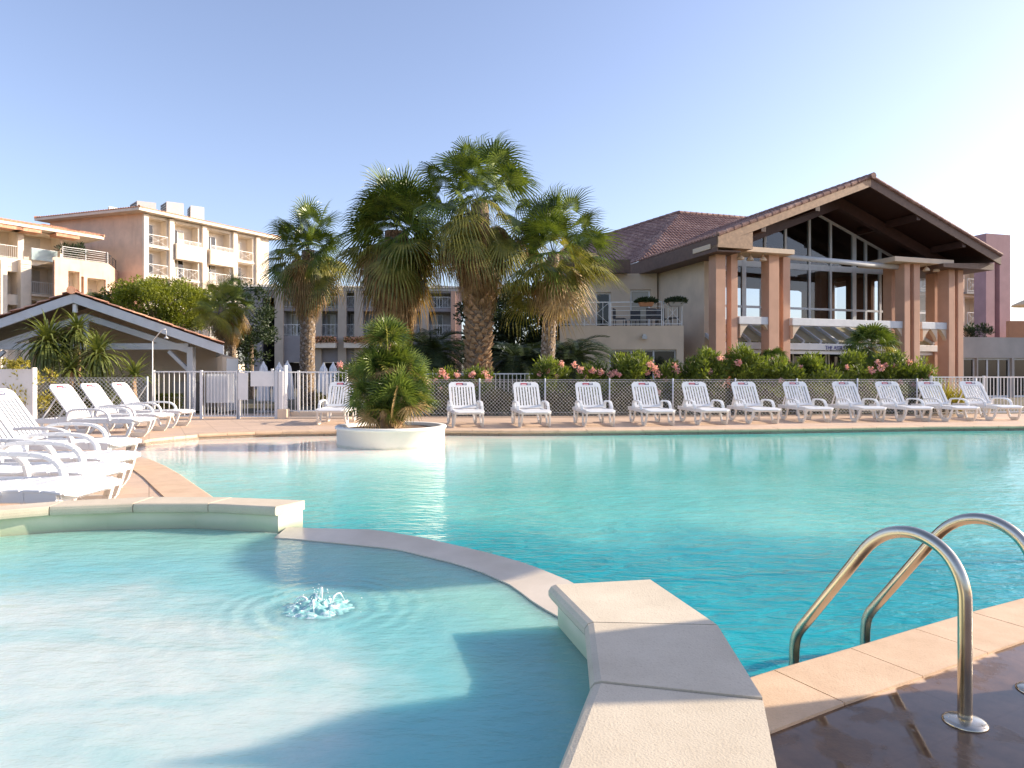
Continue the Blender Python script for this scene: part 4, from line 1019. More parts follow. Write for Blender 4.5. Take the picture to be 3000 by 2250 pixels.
# ------------------------------------------------------------------ buildings
class Facade:
    # vertical plane through ground points a,b (left to right as seen); u along it, w into the building
    def __init__(s,a,b):
        s.a=Vector((a[0],a[1],0)); s.b=Vector((b[0],b[1],0)); s.L=(s.b-s.a).length; s.d=(s.b-s.a).normalized(); s.n=Vector((-s.d.y,s.d.x,0))
        if s.n.y<0 and abs(s.d.x)>.05 and s.d.x>0: s.n=-s.n
    def P(s,u,w,z): return s.a+s.d*u+s.n*w+Vector((0,0,z))
    def u(s,px,w=0):    # where the sight line through px meets the plane w
        r=(px-1500)/FPX; o=s.a+s.n*w; # o.x+u dx = r (o.y+u dy)
        return (r*o.y-o.x)/(s.d.x-r*s.d.y)
    def z(s,px,py,w=0):
        p=s.P(s.u(px,w),w,0); return EYE+(HY-py)/FPX*p.y
    def box(s,mb,u0,u1,w0,w1,z0,z1,mi=0):
        mb.hexa([s.P(u0,w0,z0),s.P(u1,w0,z0),s.P(u1,w1,z0),s.P(u0,w1,z0),s.P(u0,w0,z1),s.P(u1,w0,z1),s.P(u1,w1,z1),s.P(u0,w1,z1)],mi)
    def wall(s,mb,u0,u1,z0,z1,holes,t=.3,mi=0):
        us=sorted({u0,u1}|{h[0] for h in holes}|{h[1] for h in holes}); zs=sorted({z0,z1}|{h[2] for h in holes}|{h[3] for h in holes})
        us=[x for x in us if u0<=x<=u1]; zs=[x for x in zs if z0<=x<=z1]
        def hole(x,z): return any(h[0]<x<h[1] and h[2]<z<h[3] for h in holes)
        for i in range(len(us)-1):
            for j in range(len(zs)-1):
                if hole((us[i]+us[i+1])/2,(zs[j]+zs[j+1])/2): continue
                mb.quad(s.P(us[i],0,zs[j]),s.P(us[i+1],0,zs[j]),s.P(us[i+1],0,zs[j+1]),s.P(us[i],0,zs[j+1]),mi)
                mb.quad(s.P(us[i],t,zs[j]),s.P(us[i],t,zs[j+1]),s.P(us[i+1],t,zs[j+1]),s.P(us[i+1],t,zs[j]),mi)
        for h in holes:
            a,b,c,d=h
            mb.quad(s.P(a,0,c),s.P(a,0,d),s.P(a,t,d),s.P(a,t,c),mi); mb.quad(s.P(b,0,c),s.P(b,t,c),s.P(b,t,d),s.P(b,0,d),mi)
            mb.quad(s.P(a,0,d),s.P(b,0,d),s.P(b,t,d),s.P(a,t,d),mi); mb.quad(s.P(a,0,c),s.P(a,t,c),s.P(b,t,c),s.P(b,0,c),mi)
    def railing(s,root,u0,u1,w,z,h=1.0,style='bars',mat='white_paint',sp=.14,r=.016):
        mb=MB()
        mb.beam(s.P(u0,w,z+h),s.P(u1,w,z+h),.04,.04); mb.beam(s.P(u0,w,z+.08),s.P(u1,w,z+.08),.03,.03)
        L=u1-u0
        if style=='bars':
            n=max(2,int(L/sp))
            for k in range(n+1): p=lerp(u0,u1,k/n); mb.beam(s.P(p,w,z+.08),s.P(p,w,z+h),r,r,up=(0,1,0))
        elif style=='x':
            n=max(1,round(L/1.3))
            for k in range(n+1): p=lerp(u0,u1,k/n); mb.beam(s.P(p,w,z),s.P(p,w,z+h),.03,.03,up=(0,1,0))
            for k in range(n):
                p=lerp(u0,u1,k/n);q=lerp(u0,u1,(k+1)/n); mb.beam(s.P(p,w+.002,z+.1),s.P(q,w+.002,z+h-.02),.014,.014); mb.beam(s.P(q,w-.002,z+.1),s.P(p,w-.002,z+h-.02),.014,.014)
                m=(p+q)/2; 
                for f in (.25,.5,.75): mb.beam(s.P(lerp(p,q,f),w,z+.1),s.P(lerp(p,q,f),w,z+h),.02,.02,up=(0,1,0))
        elif style=='lines':
            n=max(1,round(L/1.6))
            for k in range(n+1): p=lerp(u0,u1,k/n); mb.beam(s.P(p,w,z),s.P(p,w,z+h),.04,.04,up=(0,1,0))
            for f in (.25,.45,.65,.82): mb.beam(s.P(u0,w,z+h*f),s.P(u1,w,z+h*f),.02,.02)
        return mb.build('railing',M[mat],root)
    def window(s,root,u0,u1,w,z0,z1,n=2,fr=.06,frame='white_paint',glass='glass'):
        mb=MB()
        for (a,b,c,d) in ((u0,u1,z0,z0+fr),(u0,u1,z1-fr,z1),(u0,u0+fr,z0+fr,z1-fr),(u1-fr,u1,z0+fr,z1-fr)): s.box(mb,a,b,w-.05,w,c,d)
        for k in range(1,n): x=lerp(u0,u1,k/n); s.box(mb,x-fr*.5,x+fr*.5,w-.048,w-.002,z0+fr,z1-fr)
        o=mb.build('window',M[frame],root)
        for k in range(n):
            a_=lerp(u0,u1,k/n)+(fr if k==0 else fr*.5); b_=lerp(u0,u1,(k+1)/n)-(fr if k==n-1 else fr*.5); s.wc=getattr(s,'wc',0)+1
            g_='curtain' if (glass=='glass' and z0>2.4 and (s.wc*7)%5 in (0,2)) else glass
            mb=MB(); mb.quad(s.P(a_,w-.02,z0+fr),s.P(b_,w-.02,z0+fr),s.P(b_,w-.02,z1-fr),s.P(a_,w-.02,z1-fr)); mb.build('pane',M[g_],o)
        return o
    def bay(s,root,u0,u1,z0,z1,depth=1.5,wallm='beige',rail='x',win='window',proj=0,slabm=None,t=.3,rng=random):
        # a recessed balcony: back wall, side walls, floor, window and railing
        mb=MB(); a=u0-.02;b=u1+.02
        s.box(mb,a,b,depth,depth+.12,z0-.02,z1+.02); s.box(mb,a-.08,a,t,depth,z0,z1); s.box(mb,b,b+.08,t,depth,z0,z1); s.box(mb,a,b,t,depth,z0-.12,z0); s.box(mb,a,b,t,depth,z1,z1+.1)
        mb.build('balcony_recess',M[wallm],root)
        L=u1-u0
        if win=='window': s.window(root,u0+L*.12,u0+L*.62,depth-.01,z0+.05,min(z1-.15,z0+2.15),2)
        elif win=='shutter':
            mb=MB(); s.box(mb,u0+L*.15,u0+L*.7,depth-.05,depth,z0+.05,min(z1-.15,z0+2.2)); mb.build('shutter',M['shutter'],root)
        if rail: s.railing(root,u0-.0,u1+.0,-proj+.06,z0,1.0,rail)
        if proj:
            mb=MB(); s.box(mb,u0-.1,u1+.1,-proj,0.001,z0-.18,z0-.002); mb.build('balcony_slab',M[slabm or wallm],root)
# ---- apartment block B (rooftop units)
bc=(-33.5,62);be=(-26.3,73.8);bf=(-44.4,65.6)
B=thing('apartment_block','four storey cream and peach apartment block with rooftop air units','building',(-35,68,0))
F=Facade(bc,be); zt=15.85
bays=[(F.u(430),F.u(488)),(F.u(512),F.u(580)),(F.u(611),F.u(673)),(F.u(697),F.u(740))]
lev=[13.05,10.35,7.65,4.95,2.3]
holes=[(a,b,z,(zt-.25 if k==0 else lev[k-1]-.28)) for a,b in bays for k,z in enumerate(lev)]
mb=MB(); F.wall(mb,0,F.L,-.1,zt,holes,.35); mb.build('right_wall',M['cream'],B)
rb=random.Random(2)
for i,(a,b) in enumerate(bays):
    for k,z in enumerate(lev[:4]):
        z1=(zt-.25 if k==0 else lev[k-1]-.28)
        if i in (1,2) and k==0:
            mb=MB(); F.box(mb,a-.15,b+.15,-.55,.36,z-.9,z+.55); mb.build('curved_balcony_front',M['cream'],B); F.bay(B,a,b,z,z1,1.0,'cream',None,'window')
            F.railing(B,a,b,-.5,z+.45,.5,'lines')
        else: F.bay(B,a,b,z,z1,1.0,'cream','x','window',.15 if i else .25,'cream')
for (px) in (424,499,595,685,752):
    mb=MB(); u=F.u(px); F.box(mb,u-.22,u+.22,-.28,-.002,-.1,zt-.02); mb.build('pilaster',M['cream'],B)
F2=Facade(bf,bc); mb=MB(); F2.wall(mb,0,F2.L-.002,-.1,zt+.2,[],.35); mb.build('gable_wall',M['peach'],B)
Fe=Facade(be,(be[0]-8,be[1]+9)); 
def hiproof(root,pts,z,over,rise,inset,mat,fascm,name='roof',tw=.3):
    c=Vector((sum(p[0] for p in pts)/len(pts),sum(p[1] for p in pts)/len(pts),0)); n=len(pts)
    def off(p,k):
        d=(Vector((p[0],p[1],0))-c); return c+d*((d.length+k)/d.length)
    lo_=[off(p,over)+Vector((0,0,z)) for p in pts]; hi_=[off(p,-inset)+Vector((0,0,z+rise)) for p in pts]
    mb=MB()
    for i in range(n):
        a,b=lo_[i],lo_[(i+1)%n]; tile_roof(mb,[a,b,hi_[(i+1)%n],hi_[i]],a,b,tw,.5,.07)
        ridge(mb,a+Vector((0,0,.05)),hi_[i]+Vector((0,0,.05)),.12)
    mb.add(hi_,[tuple(range(n))]); mb.build(name,M[mat],root)
    mb=MB()
    for i in range(n):
        a,b=lo_[i],lo_[(i+1)%n]; mb.quad(a-Vector((0,0,.26)),b-Vector((0,0,.26)),b-Vector((0,0,.02)),a-Vector((0,0,.02)))
    mb.add([p-Vector((0,0,.26)) for p in lo_],[tuple(range(n))]); mb.build('eaves',M[fascm],root)
bg=(bf[0]+be[0]-bc[0],bf[1]+be[1]-bc[1])
hiproof(B,[bc,be,bg,bf],zt+.32,1.25,.55,5,'tile_orange','cream')
for (pa,pb,p0,p1,Yd) in ((354,445,588,640,67),(446,527,590,640,69),(527,588,602,650,71),(303,334,604,640,67)):
    o=thing('rooftop_air_unit',{354:'large grey and white air unit on the apartment roof, leftmost of the big three',446:'middle big air unit on the apartment roof with dark louvres',527:'right big air unit on the apartment roof, lowest of the three',303:'small pale air unit on the apartment roof left of the big ones'}[pa],'air unit',W((pa+pb)/2,HY,Yd),'air units on the apartment roof')
    a=W(pa,p1,Yd);b=W(pb,p0,Yd); mb=MB(); m=lerp(a.x,b.x,.52); mb.hexa([(a.x,Yd+1.6,a.z),(m,Yd,a.z),(b.x,Yd+.8,a.z),(b.x-1.5,Yd+2.6,a.z),(a.x,Yd+1.6,b.z),(m,Yd,b.z),(b.x,Yd+.8,b.z),(b.x-1.5,Yd+2.6,b.z)]); mb.build('casing',M['ac'],o)
    mb=MB()
    for k in range(6):
        z=lerp(a.z+.2,b.z-.25,k/5); mb.hexa([(a.x+.12,Yd+1.50,z),(m-.12,Yd+.12,z),(m-.12,Yd+.06,z),(a.x+.12,Yd+1.42,z),(a.x+.12,Yd+1.50,z+.2),(m-.12,Yd+.12,z+.2),(m-.12,Yd+.06,z+.16),(a.x+.12,Yd+1.42,z+.16)])
    mb.build('louvre',M['ac_dark'],o)
# ---- apartment block A (far left) with its lower extension
A=thing('apartment_block','pale yellow apartment block cut off by the left edge of the photo','building',(-44,57,0))
A1_=(-37.6,60.2); A0_=(-43.2,51.6); F=Facade(A0_,A1_); zt=13.15
ua=F.u
F.L=F.u(183)
hol=[(ua(-40),ua(52),10.7,zt-.1),(ua(70),ua(176),10.7,zt-.1),(ua(16),ua(52),7.75,9.6),(ua(86),ua(160),7.9,10.3),(ua(16),ua(52),5.1,6.9),(ua(86),ua(160),5.2,7.4)]
mb=MB(); F.wall(mb,-3,F.L,-.1,zt,hol,.3); mb.build('wall',M['cream'],A)
F.bay(A,*hol[0],1.8,'cream','bars','shutter'); F.bay(A,*hol[1],1.8,'cream',None,'shutter')
mb=MB(); F.box(mb,ua(85),ua(160),-.5,-.45,10.72,11.65); mb.build('glass_balustrade',M['glass_bal'],A); F.railing(A,ua(85),ua(160),-.42,10.72,.95,'lines')
F.bay(A,*hol[2],1.4,'cream',None,'shutter'); F.bay(A,*hol[3],1.4,'cream','bars','shutter',.5,'cream')
F.bay(A,*hol[4],1.4,'cream',None,'shutter'); F.bay(A,*hol[5],1.4,'cream','bars','shutter',.5,'cream')
mb=MB(); F.box(mb,ua(-5),ua(14),-.5,-.002,-.1,10.4); F.box(mb,ua(53),ua(84),-.5,-.002,-.1,10.6); mb.build('pier',M['cream'],A)
hiproof(A,[A0_,A1_,(A1_[0]-9,A1_[1]+6),(A0_[0]-9,A0_[1]+6)],zt+.30,1.5,.8,3.5,'tile_orange','cream')
mb=MB()
for px in (12,66,180): u=ua(px); F.box(mb,u-.9,u+.9,-1.2,-.01,zt-.30,zt-.05)
mb.build('eave_bracket',M['tile_orange'],A)
E=thing('apartment_extension','peach lower wing with a roof terrace joining the two apartment blocks','building',(-36,58,0))
e0=W(160,HY,55.2);e1=W(318,HY,58.6);e2=W(352,HY,64); F=Facade((e0.x,e0.y),(e1.x,e1.y)); zt=10.75
h1=(F.u(200),F.u(233),6.9,9.75);h2=(F.u(256),F.u(310),6.4,9.35);h3=(F.u(238),F.u(246),6.0,9.4)
mb=MB(); F.wall(mb,0,F.L,-.1,zt,[h1,h2,h3],.35); mb.build('wall',M['peach'],E)
F.bay(E,*h1,1.3,'cream','bars','shutter'); F.bay(E,*h2,1.6,'cream','bars','shutter'); F.bay(E,*h3,.8,'cream',None,None)
Fb=Facade((e1.x,e1.y),(e2.x,e2.y)); mb=MB(); Fb.wall(mb,.002,Fb.L,-.1,zt,[],.3); mb.build('side_wall',M['salmon'],E)
mb=MB(); mb.add([F.P(0,.1,zt-.4),F.P(F.L,.1,zt-.4),Vector((e2.x,e2.y,zt-.4)),F.P(0,9,zt-.4)],[(0,1,2,3)]); mb.build('roof_terrace',M['cream'],E)
F.railing(E,F.u(186),F.L,.15,zt,.95,'lines'); Fb.railing(E,0,Fb.L,.15,zt,.95,'lines','metal_dark')
shrub('terrace_plant','dark potted greenery on the roof terrace of the peach wing','plant',(F.P(F.L-2.2,1.2,zt)),1.6,.5,1.5,900,.28,91,'date_green')
# ---- block M behind the palms
Mb=thing('apartment_block','shaded cream apartment block behind the tall palms','building',(-14,61,0))
F=Facade((-23.5,60),(-4.5,61)); zt=8.6
bays=[(830,908),(940,994),(1016,1040),(1064,1140),(1160,1235),(1255,1320)]
hol=[]
for (a,b) in bays:
    for (z0,z1) in ((4.65,6.85),(7.15,zt-.1)): hol.append((F.u(a),F.u(b),z0,z1))
    hol.append((F.u(a)+.1,F.u(b)-.1,0.0,2.3))
dk=(F.u(768),F.u(806),.3,zt-.6); hol.append(dk)
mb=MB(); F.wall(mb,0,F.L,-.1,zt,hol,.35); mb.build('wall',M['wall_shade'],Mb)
for h in hol:
    if h is dk: continue
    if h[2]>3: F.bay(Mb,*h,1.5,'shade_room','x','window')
    else:
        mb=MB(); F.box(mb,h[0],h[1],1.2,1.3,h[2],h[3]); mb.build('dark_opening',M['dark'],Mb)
mb=MB(); F.box(mb,dk[0]-.5,dk[1]+.5,4.2,4.3,dk[2],dk[3]); F.box(mb,dk[0]-.1,dk[0],.35,4.2,dk[2],dk[3]); F.box(mb,dk[1],dk[1]+.1,.35,4.2,dk[2],dk[3]); F.box(mb,dk[0]-.1,dk[1]+.1,.35,4.2,dk[3],dk[3]+.1); mb.build('stairwell',M['metal_dark'],Mb)
for z in (2.6,5.2): F.window(Mb,F.u(785),F.u(803),3.9,z,z+2.2,2,.05)
mb=MB(); 
for px in (820,932,1004,1052,1150,1245): u=F.u(px); F.box(mb,u-.36,u+.36,-.35,-.002,-.1,zt)
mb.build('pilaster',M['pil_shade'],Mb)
mb=MB(); F.box(mb,F.u(1322),F.u(1336),-.6,-.002,-.1,zt); mb.build('pink_pilaster',M['column'],Mb)
hiproof(Mb,[(-24,60),(-4.5,61),(-5,70),(-24.5,69)],zt+.3,.3,.3,3,'grey_beige','grey_beige')
for (a,b,lab) in ((915,990,'balcony box of pale coral flowers right of the shaggy palm trunk'),(1014,1090,'balcony box of coral flowers left of the thick skirted palm trunk')):
    c=F.P((F.u(a)+F.u(b))/2,-.75,0); o=thing('flower_box',lab,'flower box',(c.x,c.y,4.1),'flower boxes on the shaded block')
    mb=MB(); F.box(mb,F.u(a),F.u(b),-1.1,-.36,3.55,4.0); mb.build('trough',M['cream'],o)
    mb=MB(); rf=random.Random(a)
    def sb(r_): return F.P(r_.uniform(F.u(a),F.u(b)),r_.uniform(-1.15,-.4),r_.uniform(3.95,4.45)),Vector((0,-.5,.5))
    leaf_cloud(mb,700,sb,.2,0,rf,.7,.2); leaf_cloud(mb,300,sb,.2,1,rf,.4,.4); mb.build('flowers',[M['coral'],M['hedge_green']],o)
# ------------------------------------------------------------------ the hall
O=Vector((8.17,27.0,0)); au=Vector((.9518,.3067,0)); av=Vector((-.3067,.9518,0))
H=thing('gabled_hall','large hall with a deep brown gable porch on terracotta columns','building',(O.x+4,O.y+4,0))
HF=Facade((O.x,O.y),(O.x+au.x,O.y+au.y)); HF.n=av.copy(); HF.L=15.3
ZE=6.70; ZR=9.66; UR=7.65; WD=15.3; PV=13
def HP(u,v,z): return HF.P(u,v,z)
mb=MB()
tile_roof(mb,[HP(0,0,ZE),HP(UR,0,ZR),HP(UR,PV,ZR),HP(0,PV,ZE)],HP(0,0,ZE),HP(0,PV,ZE),.215,.36,.055)
tile_roof(mb,[HP(WD,0,ZE),HP(UR,0,ZR),HP(UR,PV,ZR),HP(WD,PV,ZE)],HP(WD,0,ZE),HP(WD,PV,ZE),.215,.36,.055)
ridge(mb,HP(UR,-.12,ZR+.06),HP(UR,PV,ZR+.06),.13)
# verge tiles down both rakes
ridge(mb,HP(0,.02,ZE+.05),HP(UR,.02,ZR+.05),.085); ridge(mb,HP(WD,.02,ZE+.05),HP(UR,.02,ZR+.05),.085)
mb.build('porch_roof',M['tile_brown'],H)
# hip roof of the wing behind
mb=MB(); pa=.7; v0=6.55
AP=HP(5.85,12.4,10.80); K0=HP(0,v0,ZE); K1=HP(0,8.1,ZE); RI=HP(11.5,12.4,10.3)
tile_roof(mb,[K0,HP(12,6.55,ZE+.02),HP(12,12.4,10.8),AP],K0,HP(12,6.55,ZE+.02),.215,.36,.055)
tile_roof(mb,[K0,K1,AP],K0,K1,.215,.36,.055)
K2=Vector((1.8,34.6,ZE)); HL=Vector((3.2,41.0,8.75))
tile_roof(mb,[K1,K2,HL],K2,K1,.215,.36,.055); tile_roof(mb,[K1,HL,AP],K1+Vector((-.02,0,0)),K1+Vector((3,0,0)) if 0 else HL,.215,.36,.055)
ridge(mb,HL+Vector((0,0,.05)),AP+Vector((0,0,.05)),.12); ridge(mb,K2+Vector((0,0,.05)),HL+Vector((0,0,.05)),.11); ridge(mb,AP+Vector((0,0,.03)),HP(12,12.4,10.83),.12)
mb.build('wing_roof',M['tile_brown'],H)
# fascias
def rake(mb,u0,z0,u1,z1,v0,v1,dr,th):
    mb.hexa([HP(u0,v0,z0-dr-th),HP(u1,v0,z1-dr-th),HP(u1,v1,z1-dr-th),HP(u0,v1,z0-dr-th),HP(u0,v0,z0-dr),HP(u1,v0,z1-dr),HP(u1,v1,z1-dr),HP(u0,v1,z0-dr)])
mb=MB(); rake(mb,0,ZE,UR,ZR,.02,.09,.01,.36)
mb.hexa([HP(-.02,.021,ZE-.46),HP(1.62,.021,ZE-.46),HP(1.62,.6,ZE-.46),HP(-.02,.6,ZE-.46),HP(-.02,.021,ZE-.36),HP(1.62,.021,ZE+.24),HP(1.62,.6,ZE+.24),HP(-.02,.6,ZE-.36)])
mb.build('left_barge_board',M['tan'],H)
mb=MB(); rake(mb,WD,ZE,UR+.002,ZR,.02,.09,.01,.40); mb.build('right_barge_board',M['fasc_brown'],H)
mb=MB(); mb.hexa([HP(-.02,.09,ZE-.62),HP(.04,.09,ZE-.62),HP(.04,12,ZE-.62),HP(-.02,12,ZE-.62),HP(-.02,.09,ZE-.02),HP(.04,.09,ZE-.02),HP(.04,12,ZE-.02),HP(-.02,12,ZE-.02)]); mb.build('eave_board',M['fasc_brown'],H)
mb=MB(); mb.hexa([HP(.042,.1,ZE-.62),HP(1.1,.1,ZE-.60),HP(1.1,9,ZE-.60),HP(.042,9,ZE-.62),HP(.042,.1,ZE-.56),HP(1.1,.1,ZE-.54),HP(1.1,9,ZE-.54),HP(.042,9,ZE-.56)]); mb.build('soffit',M['fasc_brown'],H)
# porch ceiling
mb=MB()
for (a,za,b,zb) in ((0.05,ZE-.15,UR,ZR-.13),(WD-.05,ZE-.15,UR,ZR-.13)):
    mb.hexa([HP(a,.10,za-.1),HP(b,.10,zb-.1),HP(b,12.9,zb-.1),HP(a,12.9,za-.1),HP(a,.10,za),HP(b,.10,zb),HP(b,12.9,zb),HP(a,12.9,za)])
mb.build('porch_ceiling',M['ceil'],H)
# right end closing of the eave
mb=MB(); mb.hexa([HP(WD-3.2,.3,ZE-.62),HP(WD-.1,.3,ZE-.62),HP(WD-.1,3.4,ZE-.62),HP(WD-3.2,3.4,ZE-.62),HP(WD-3.2,.3,ZE-.45),HP(WD-.1,.3,ZE-.30),HP(WD-.1,3.4,ZE-.30),HP(WD-3.2,3.4,ZE-.45)]); mb.build('eave_box',M['fasc_brown'],H)
# big truss and purlins
for (v,dr,th,wd) in ((1.75,.40,.50,.26),):
    mb=MB(); rake(mb,.9,ZE+.9*.387,UR,ZR,v,v+wd,dr,th); rake(mb,WD-.9,ZE+.9*.387,UR-.002,ZR,v+.001,v+wd-.001,dr,th); mb.build('truss',M['brown'],H,bevel=.01)
for u in (2.2,4.9,10.4,13.1):
    z=ZE+(min(u,WD-u))*.387-.26; mb=MB(); HF.box(mb,u-.11,u+.11,.1,1.74,z-.30,z); HF.box(mb,u-.11,u+.11,2.02,3.5,z-.30,z); mb.build('purlin',M['brown'],H,bevel=.01)
# columns: pairs of square shafts
def shaft(px0,px1,v,d=.46,z1=6.05):
    u0=HF.u(px0,v);u1=HF.u(px1,v); mb=MB(); HF.box(mb,u0,u1,v,v+d,-.1,z1); mb.build('column',M['column'],H,bevel=.015)
zc=HF.z(2074,723,.75)-.13
shaft(2097,2126,.75,.5,zc); shaft(2142,2161.5,.95,.34,zc); shaft(2253,2283,.85,.52,zc); shaft(2294.5,2315.5,1.1,.32,zc)
shaft(2650,2666.5,.8,.52,zc); shaft(2678,2695.5,.8,.40,zc); shaft(2780,2798,.8,.60,zc); shaft(2807,2822.5,.8,.40,zc)
shaft(2612,2634,1.9,.5,zc); shaft(2738,2766,1.9,.5,zc)
mb=MB(); HF.box(mb,HF.u(2080,.5),HF.u(2328,.5),.5,1.75,zc,zc+.20); mb.build('cap_beam',M['beige'],H,bevel=.01)
mb=MB(); HF.box(mb,HF.u(2622,.5),HF.u(2795,.5),.5,2.6,zc,zc+.22); mb.build('cap_beam',M['beige'],H,bevel=.01)
mb=MB(); mb.tube([HP(HF.u(2305,1.2),1.2,zc+.02),HP(HF.u(2640,1.2),1.2,zc-.12)],.12,12); mb.build('tie_tube',M['grey_paint'],H,smooth=True)
# glass wall
GV=3.6; rise=.387
def ztop(u): return ZE+min(u,WD-u)*rise-.55
us=[HF.u(p,GV) for p in (2066,2110,2178,2240,2300,2370,2432,2501,2535,2577,2622,2680,2740,2800)]
gw=thing('x','x','x'); bpy.data.objects.remove(gw)
z_fl=HF.z(2370,948,GV); z_t1=HF.z(2370,905,GV); z_t2=HF.z(2370,792,GV); z_t2b=HF.z(2370,775,GV)
mb=MB()
for i,u in enumerate(us):
    w=.11 if i in (2,7) else .06
    HF.box(mb,u-w,u+w,GV-.06,GV+.06,z_fl,ztop(u)-.04)
for i in range(len(us)-1):
    a,b=us[i]+.06,us[i+1]-.06
    HF.box(mb,a,b,GV-.05,GV+.05,z_t1-.05,z_t1+.05); HF.box(mb,a,b,GV-.05,GV+.05,z_t2,z_t2b); HF.box(mb,a,b,GV-.05,GV+.05,z_fl,z_fl+.08)
for (ua_,ub_) in ((us[0],UR),(UR,us[-1])):
    mb.hexa([HP(ua_,GV-.04,ztop(ua_)-.12),HP(ub_,GV-.04,ztop(ub_)-.12),HP(ub_,GV+.04,ztop(ub_)-.12),HP(ua_,GV+.04,ztop(ua_)-.12),HP(ua_,GV-.04,ztop(ua_)),HP(ub_,GV-.04,ztop(ub_)),HP(ub_,GV+.04,ztop(ub_)),HP(ua_,GV+.04,ztop(ua_))])
gwall=mb.build('glazing_frame',M['grey_paint'],H)
mb=MB()
for i in range(len(us)-1):
    a,b=us[i],us[i+1]
    if a<UR<b:
        mb.add([HP(a,GV,z_fl),HP(b,GV,z_fl),HP(b,GV,ztop(b)),HP(UR,GV,ztop(UR)),HP(a,GV,ztop(a))],[(0,1,2,3,4)])
    else: mb.quad(HP(a,GV,z_fl),HP(b,GV,z_fl),HP(b,GV,ztop(b)),HP(a,GV,ztop(a)))
mb.build('glazing',M['glass_clear'],gwall)
# room behind the glass: floor, rear wall with tall openings, inner piers
BV=11.0
op=[]
for (a,b,y0,y1) in ((2085,2150,800,943),(2160,2236,800,943),(2300,2363,806,943)): zz=HF.z((a+b)/2,y0,BV); op.append((HF.u(a,BV),HF.u(b,BV),3.55,zz)); op.append((HF.u(a,BV),HF.u(b,BV),zz+.28,zz+.95))
RW=Facade((O.x,O.y),(O.x+au.x,O.y+au.y)); RW.n=av.copy(); RW.a=HP(0,BV,0)
M['rear_wall']=stucco('inner_brown_plaster',(.20,.10,.055))
mb=MB(); RW.wall(mb,1.15,WD-1.21,3.5,6.3,op,.35); mb.add([RW.P(1.15,0,6.3),RW.P(WD-1.21,0,6.3),RW.P(WD-1.21,0,6.85),RW.P(UR,0,9.3),RW.P(1.15,0,6.85)],[(0,1,2,3,4)]); mb.build('rear_wall',M['rear_wall'],H)
mb=MB(); HF.box(mb,1.0,WD-1.0,GV+.07,BV,3.30,3.48); mb.build('upper_floor',M['brown'],H)
SR=Facade((0,1),(0,2)); SR.a=HP(WD-1.2,GV+.1,0); SR.d=av.copy(); SR.n=au.copy(); SR.L=8
so_=[(SR.u(b),SR.u(a),3.55,SR.z((a+b)/2,y)) for a,b,y in ((2436,2478,826),(2552,2574,820))]
mb=MB(); SR.wall(mb,0,8,-.1,ZE+.1,so_,.25); mb.build('right_wall',M['rear_wall'],H)
for px in (2405,2520,2545): 
    mb=MB(); u=HF.u(px,8); HF.box(mb,u-.22,u+.22,7.8,8.2,3.5,7.4); mb.build('inner_pier',M['column'],H)
# left side wall
mb=MB(); HF.box(mb,.9,1.15,2.35,12,-.1,ZE-.55); mb.build('side_wall',M['beige'],H)
# ground floor glazing and balcony slab edge
mb=MB(); HF.box(mb,1.2,WD-1.25,GV-.1,GV+.1,z_fl-.32,z_fl-.002); mb.build('floor_edge',M['grey_paint'],H)
for (a,b) in ((2066,2165),(2170,2225),(2320,2420),(2425,2500),(2505,2600),(2620,2730)): HF.window(H,HF.u(a,GV),HF.u(b,GV),GV,.0,2.9,2,.07,'grey_paint','glass')
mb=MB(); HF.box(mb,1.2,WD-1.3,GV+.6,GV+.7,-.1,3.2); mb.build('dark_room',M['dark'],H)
# upper white beam with brackets
zb0=HF.z(2317,950,1.0)
mb=MB(); HF.box(mb,HF.u(2162,1.0),HF.u(2262,1.0),.9,1.15,zb0-.05,zb0+.27); mb.build('porch_beam',M['grey_paint'],H,bevel=.01)
mb=MB(); HF.box(mb,HF.u(2317,1.0),HF.u(2648,1.0),.9,1.15,zb0-.05,zb0+.27); HF.box(mb,HF.u(2696,1.0),HF.u(2776,1.0),.9,1.15,zb0-.05,zb0+.27); mb.build('porch_beam',M['grey_paint'],H,bevel=.01)
for px,s in ((2166,1),(2258,-1),(2320,1),(2608,-1),(2644,-1),(2700,1),(2742,-1),(2770,-1)):
    mb=MB(); u=HF.u(px,1.0); mb.add([HP(u,.93,zb0-.055),HP(u+s*.42,.93,zb0-.055),HP(u+s*.30,.93,zb0-.16),HP(u+s*.10,.93,zb0-.42),HP(u,.93,zb0-.62),HP(u,1.12,zb0-.055),HP(u+s*.42,1.12,zb0-.055),HP(u+s*.30,1.12,zb0-.16),HP(u+s*.10,1.12,zb0-.42),HP(u,1.12,zb0-.62)],[(0,1,2,3,4),(5,9,8,7,6),(1,6,7,2),(2,7,8,3),(3,8,9,4),(0,5,6,1),(4,9,5,0)]); mb.build('bracket',M['beige'],H,recalc=True)
# sloping glass canopy
cz1=HF.z(2330,956,3.4); cz0=HF.z(2400,1004,2.0)
M['canopy_glass']=leafmat('canopy_panel',(.80,.72,.54),(.93,.86,.68),1.2,.65)
mb=MB(); mb.quad(HP(1.0,2.0,cz0),HP(WD-1.0,2.0,cz0),HP(WD-1.0,3.45,cz1),HP(1.0,3.45,cz1)); mb.build('canopy_panels',M['canopy_glass'],H)
for k in range(15):
    u=1.0+k*.955; mb=MB(); mb.beam(HP(u,1.92,cz0+.02),HP(u,3.42,cz1+.06),.10,.14); mb.build('canopy_rafter',M['grey_paint'],H)
mb=MB(); HF.box(mb,1.0,WD-1.0,1.84,1.98,cz0-.34,cz0-.04); HF.box(mb,1.0,WD-1.0,2.0,2.06,cz0-.52,cz0-.36); cb=mb.build('canopy_beam',M['white_paint'],H,bevel=.01)
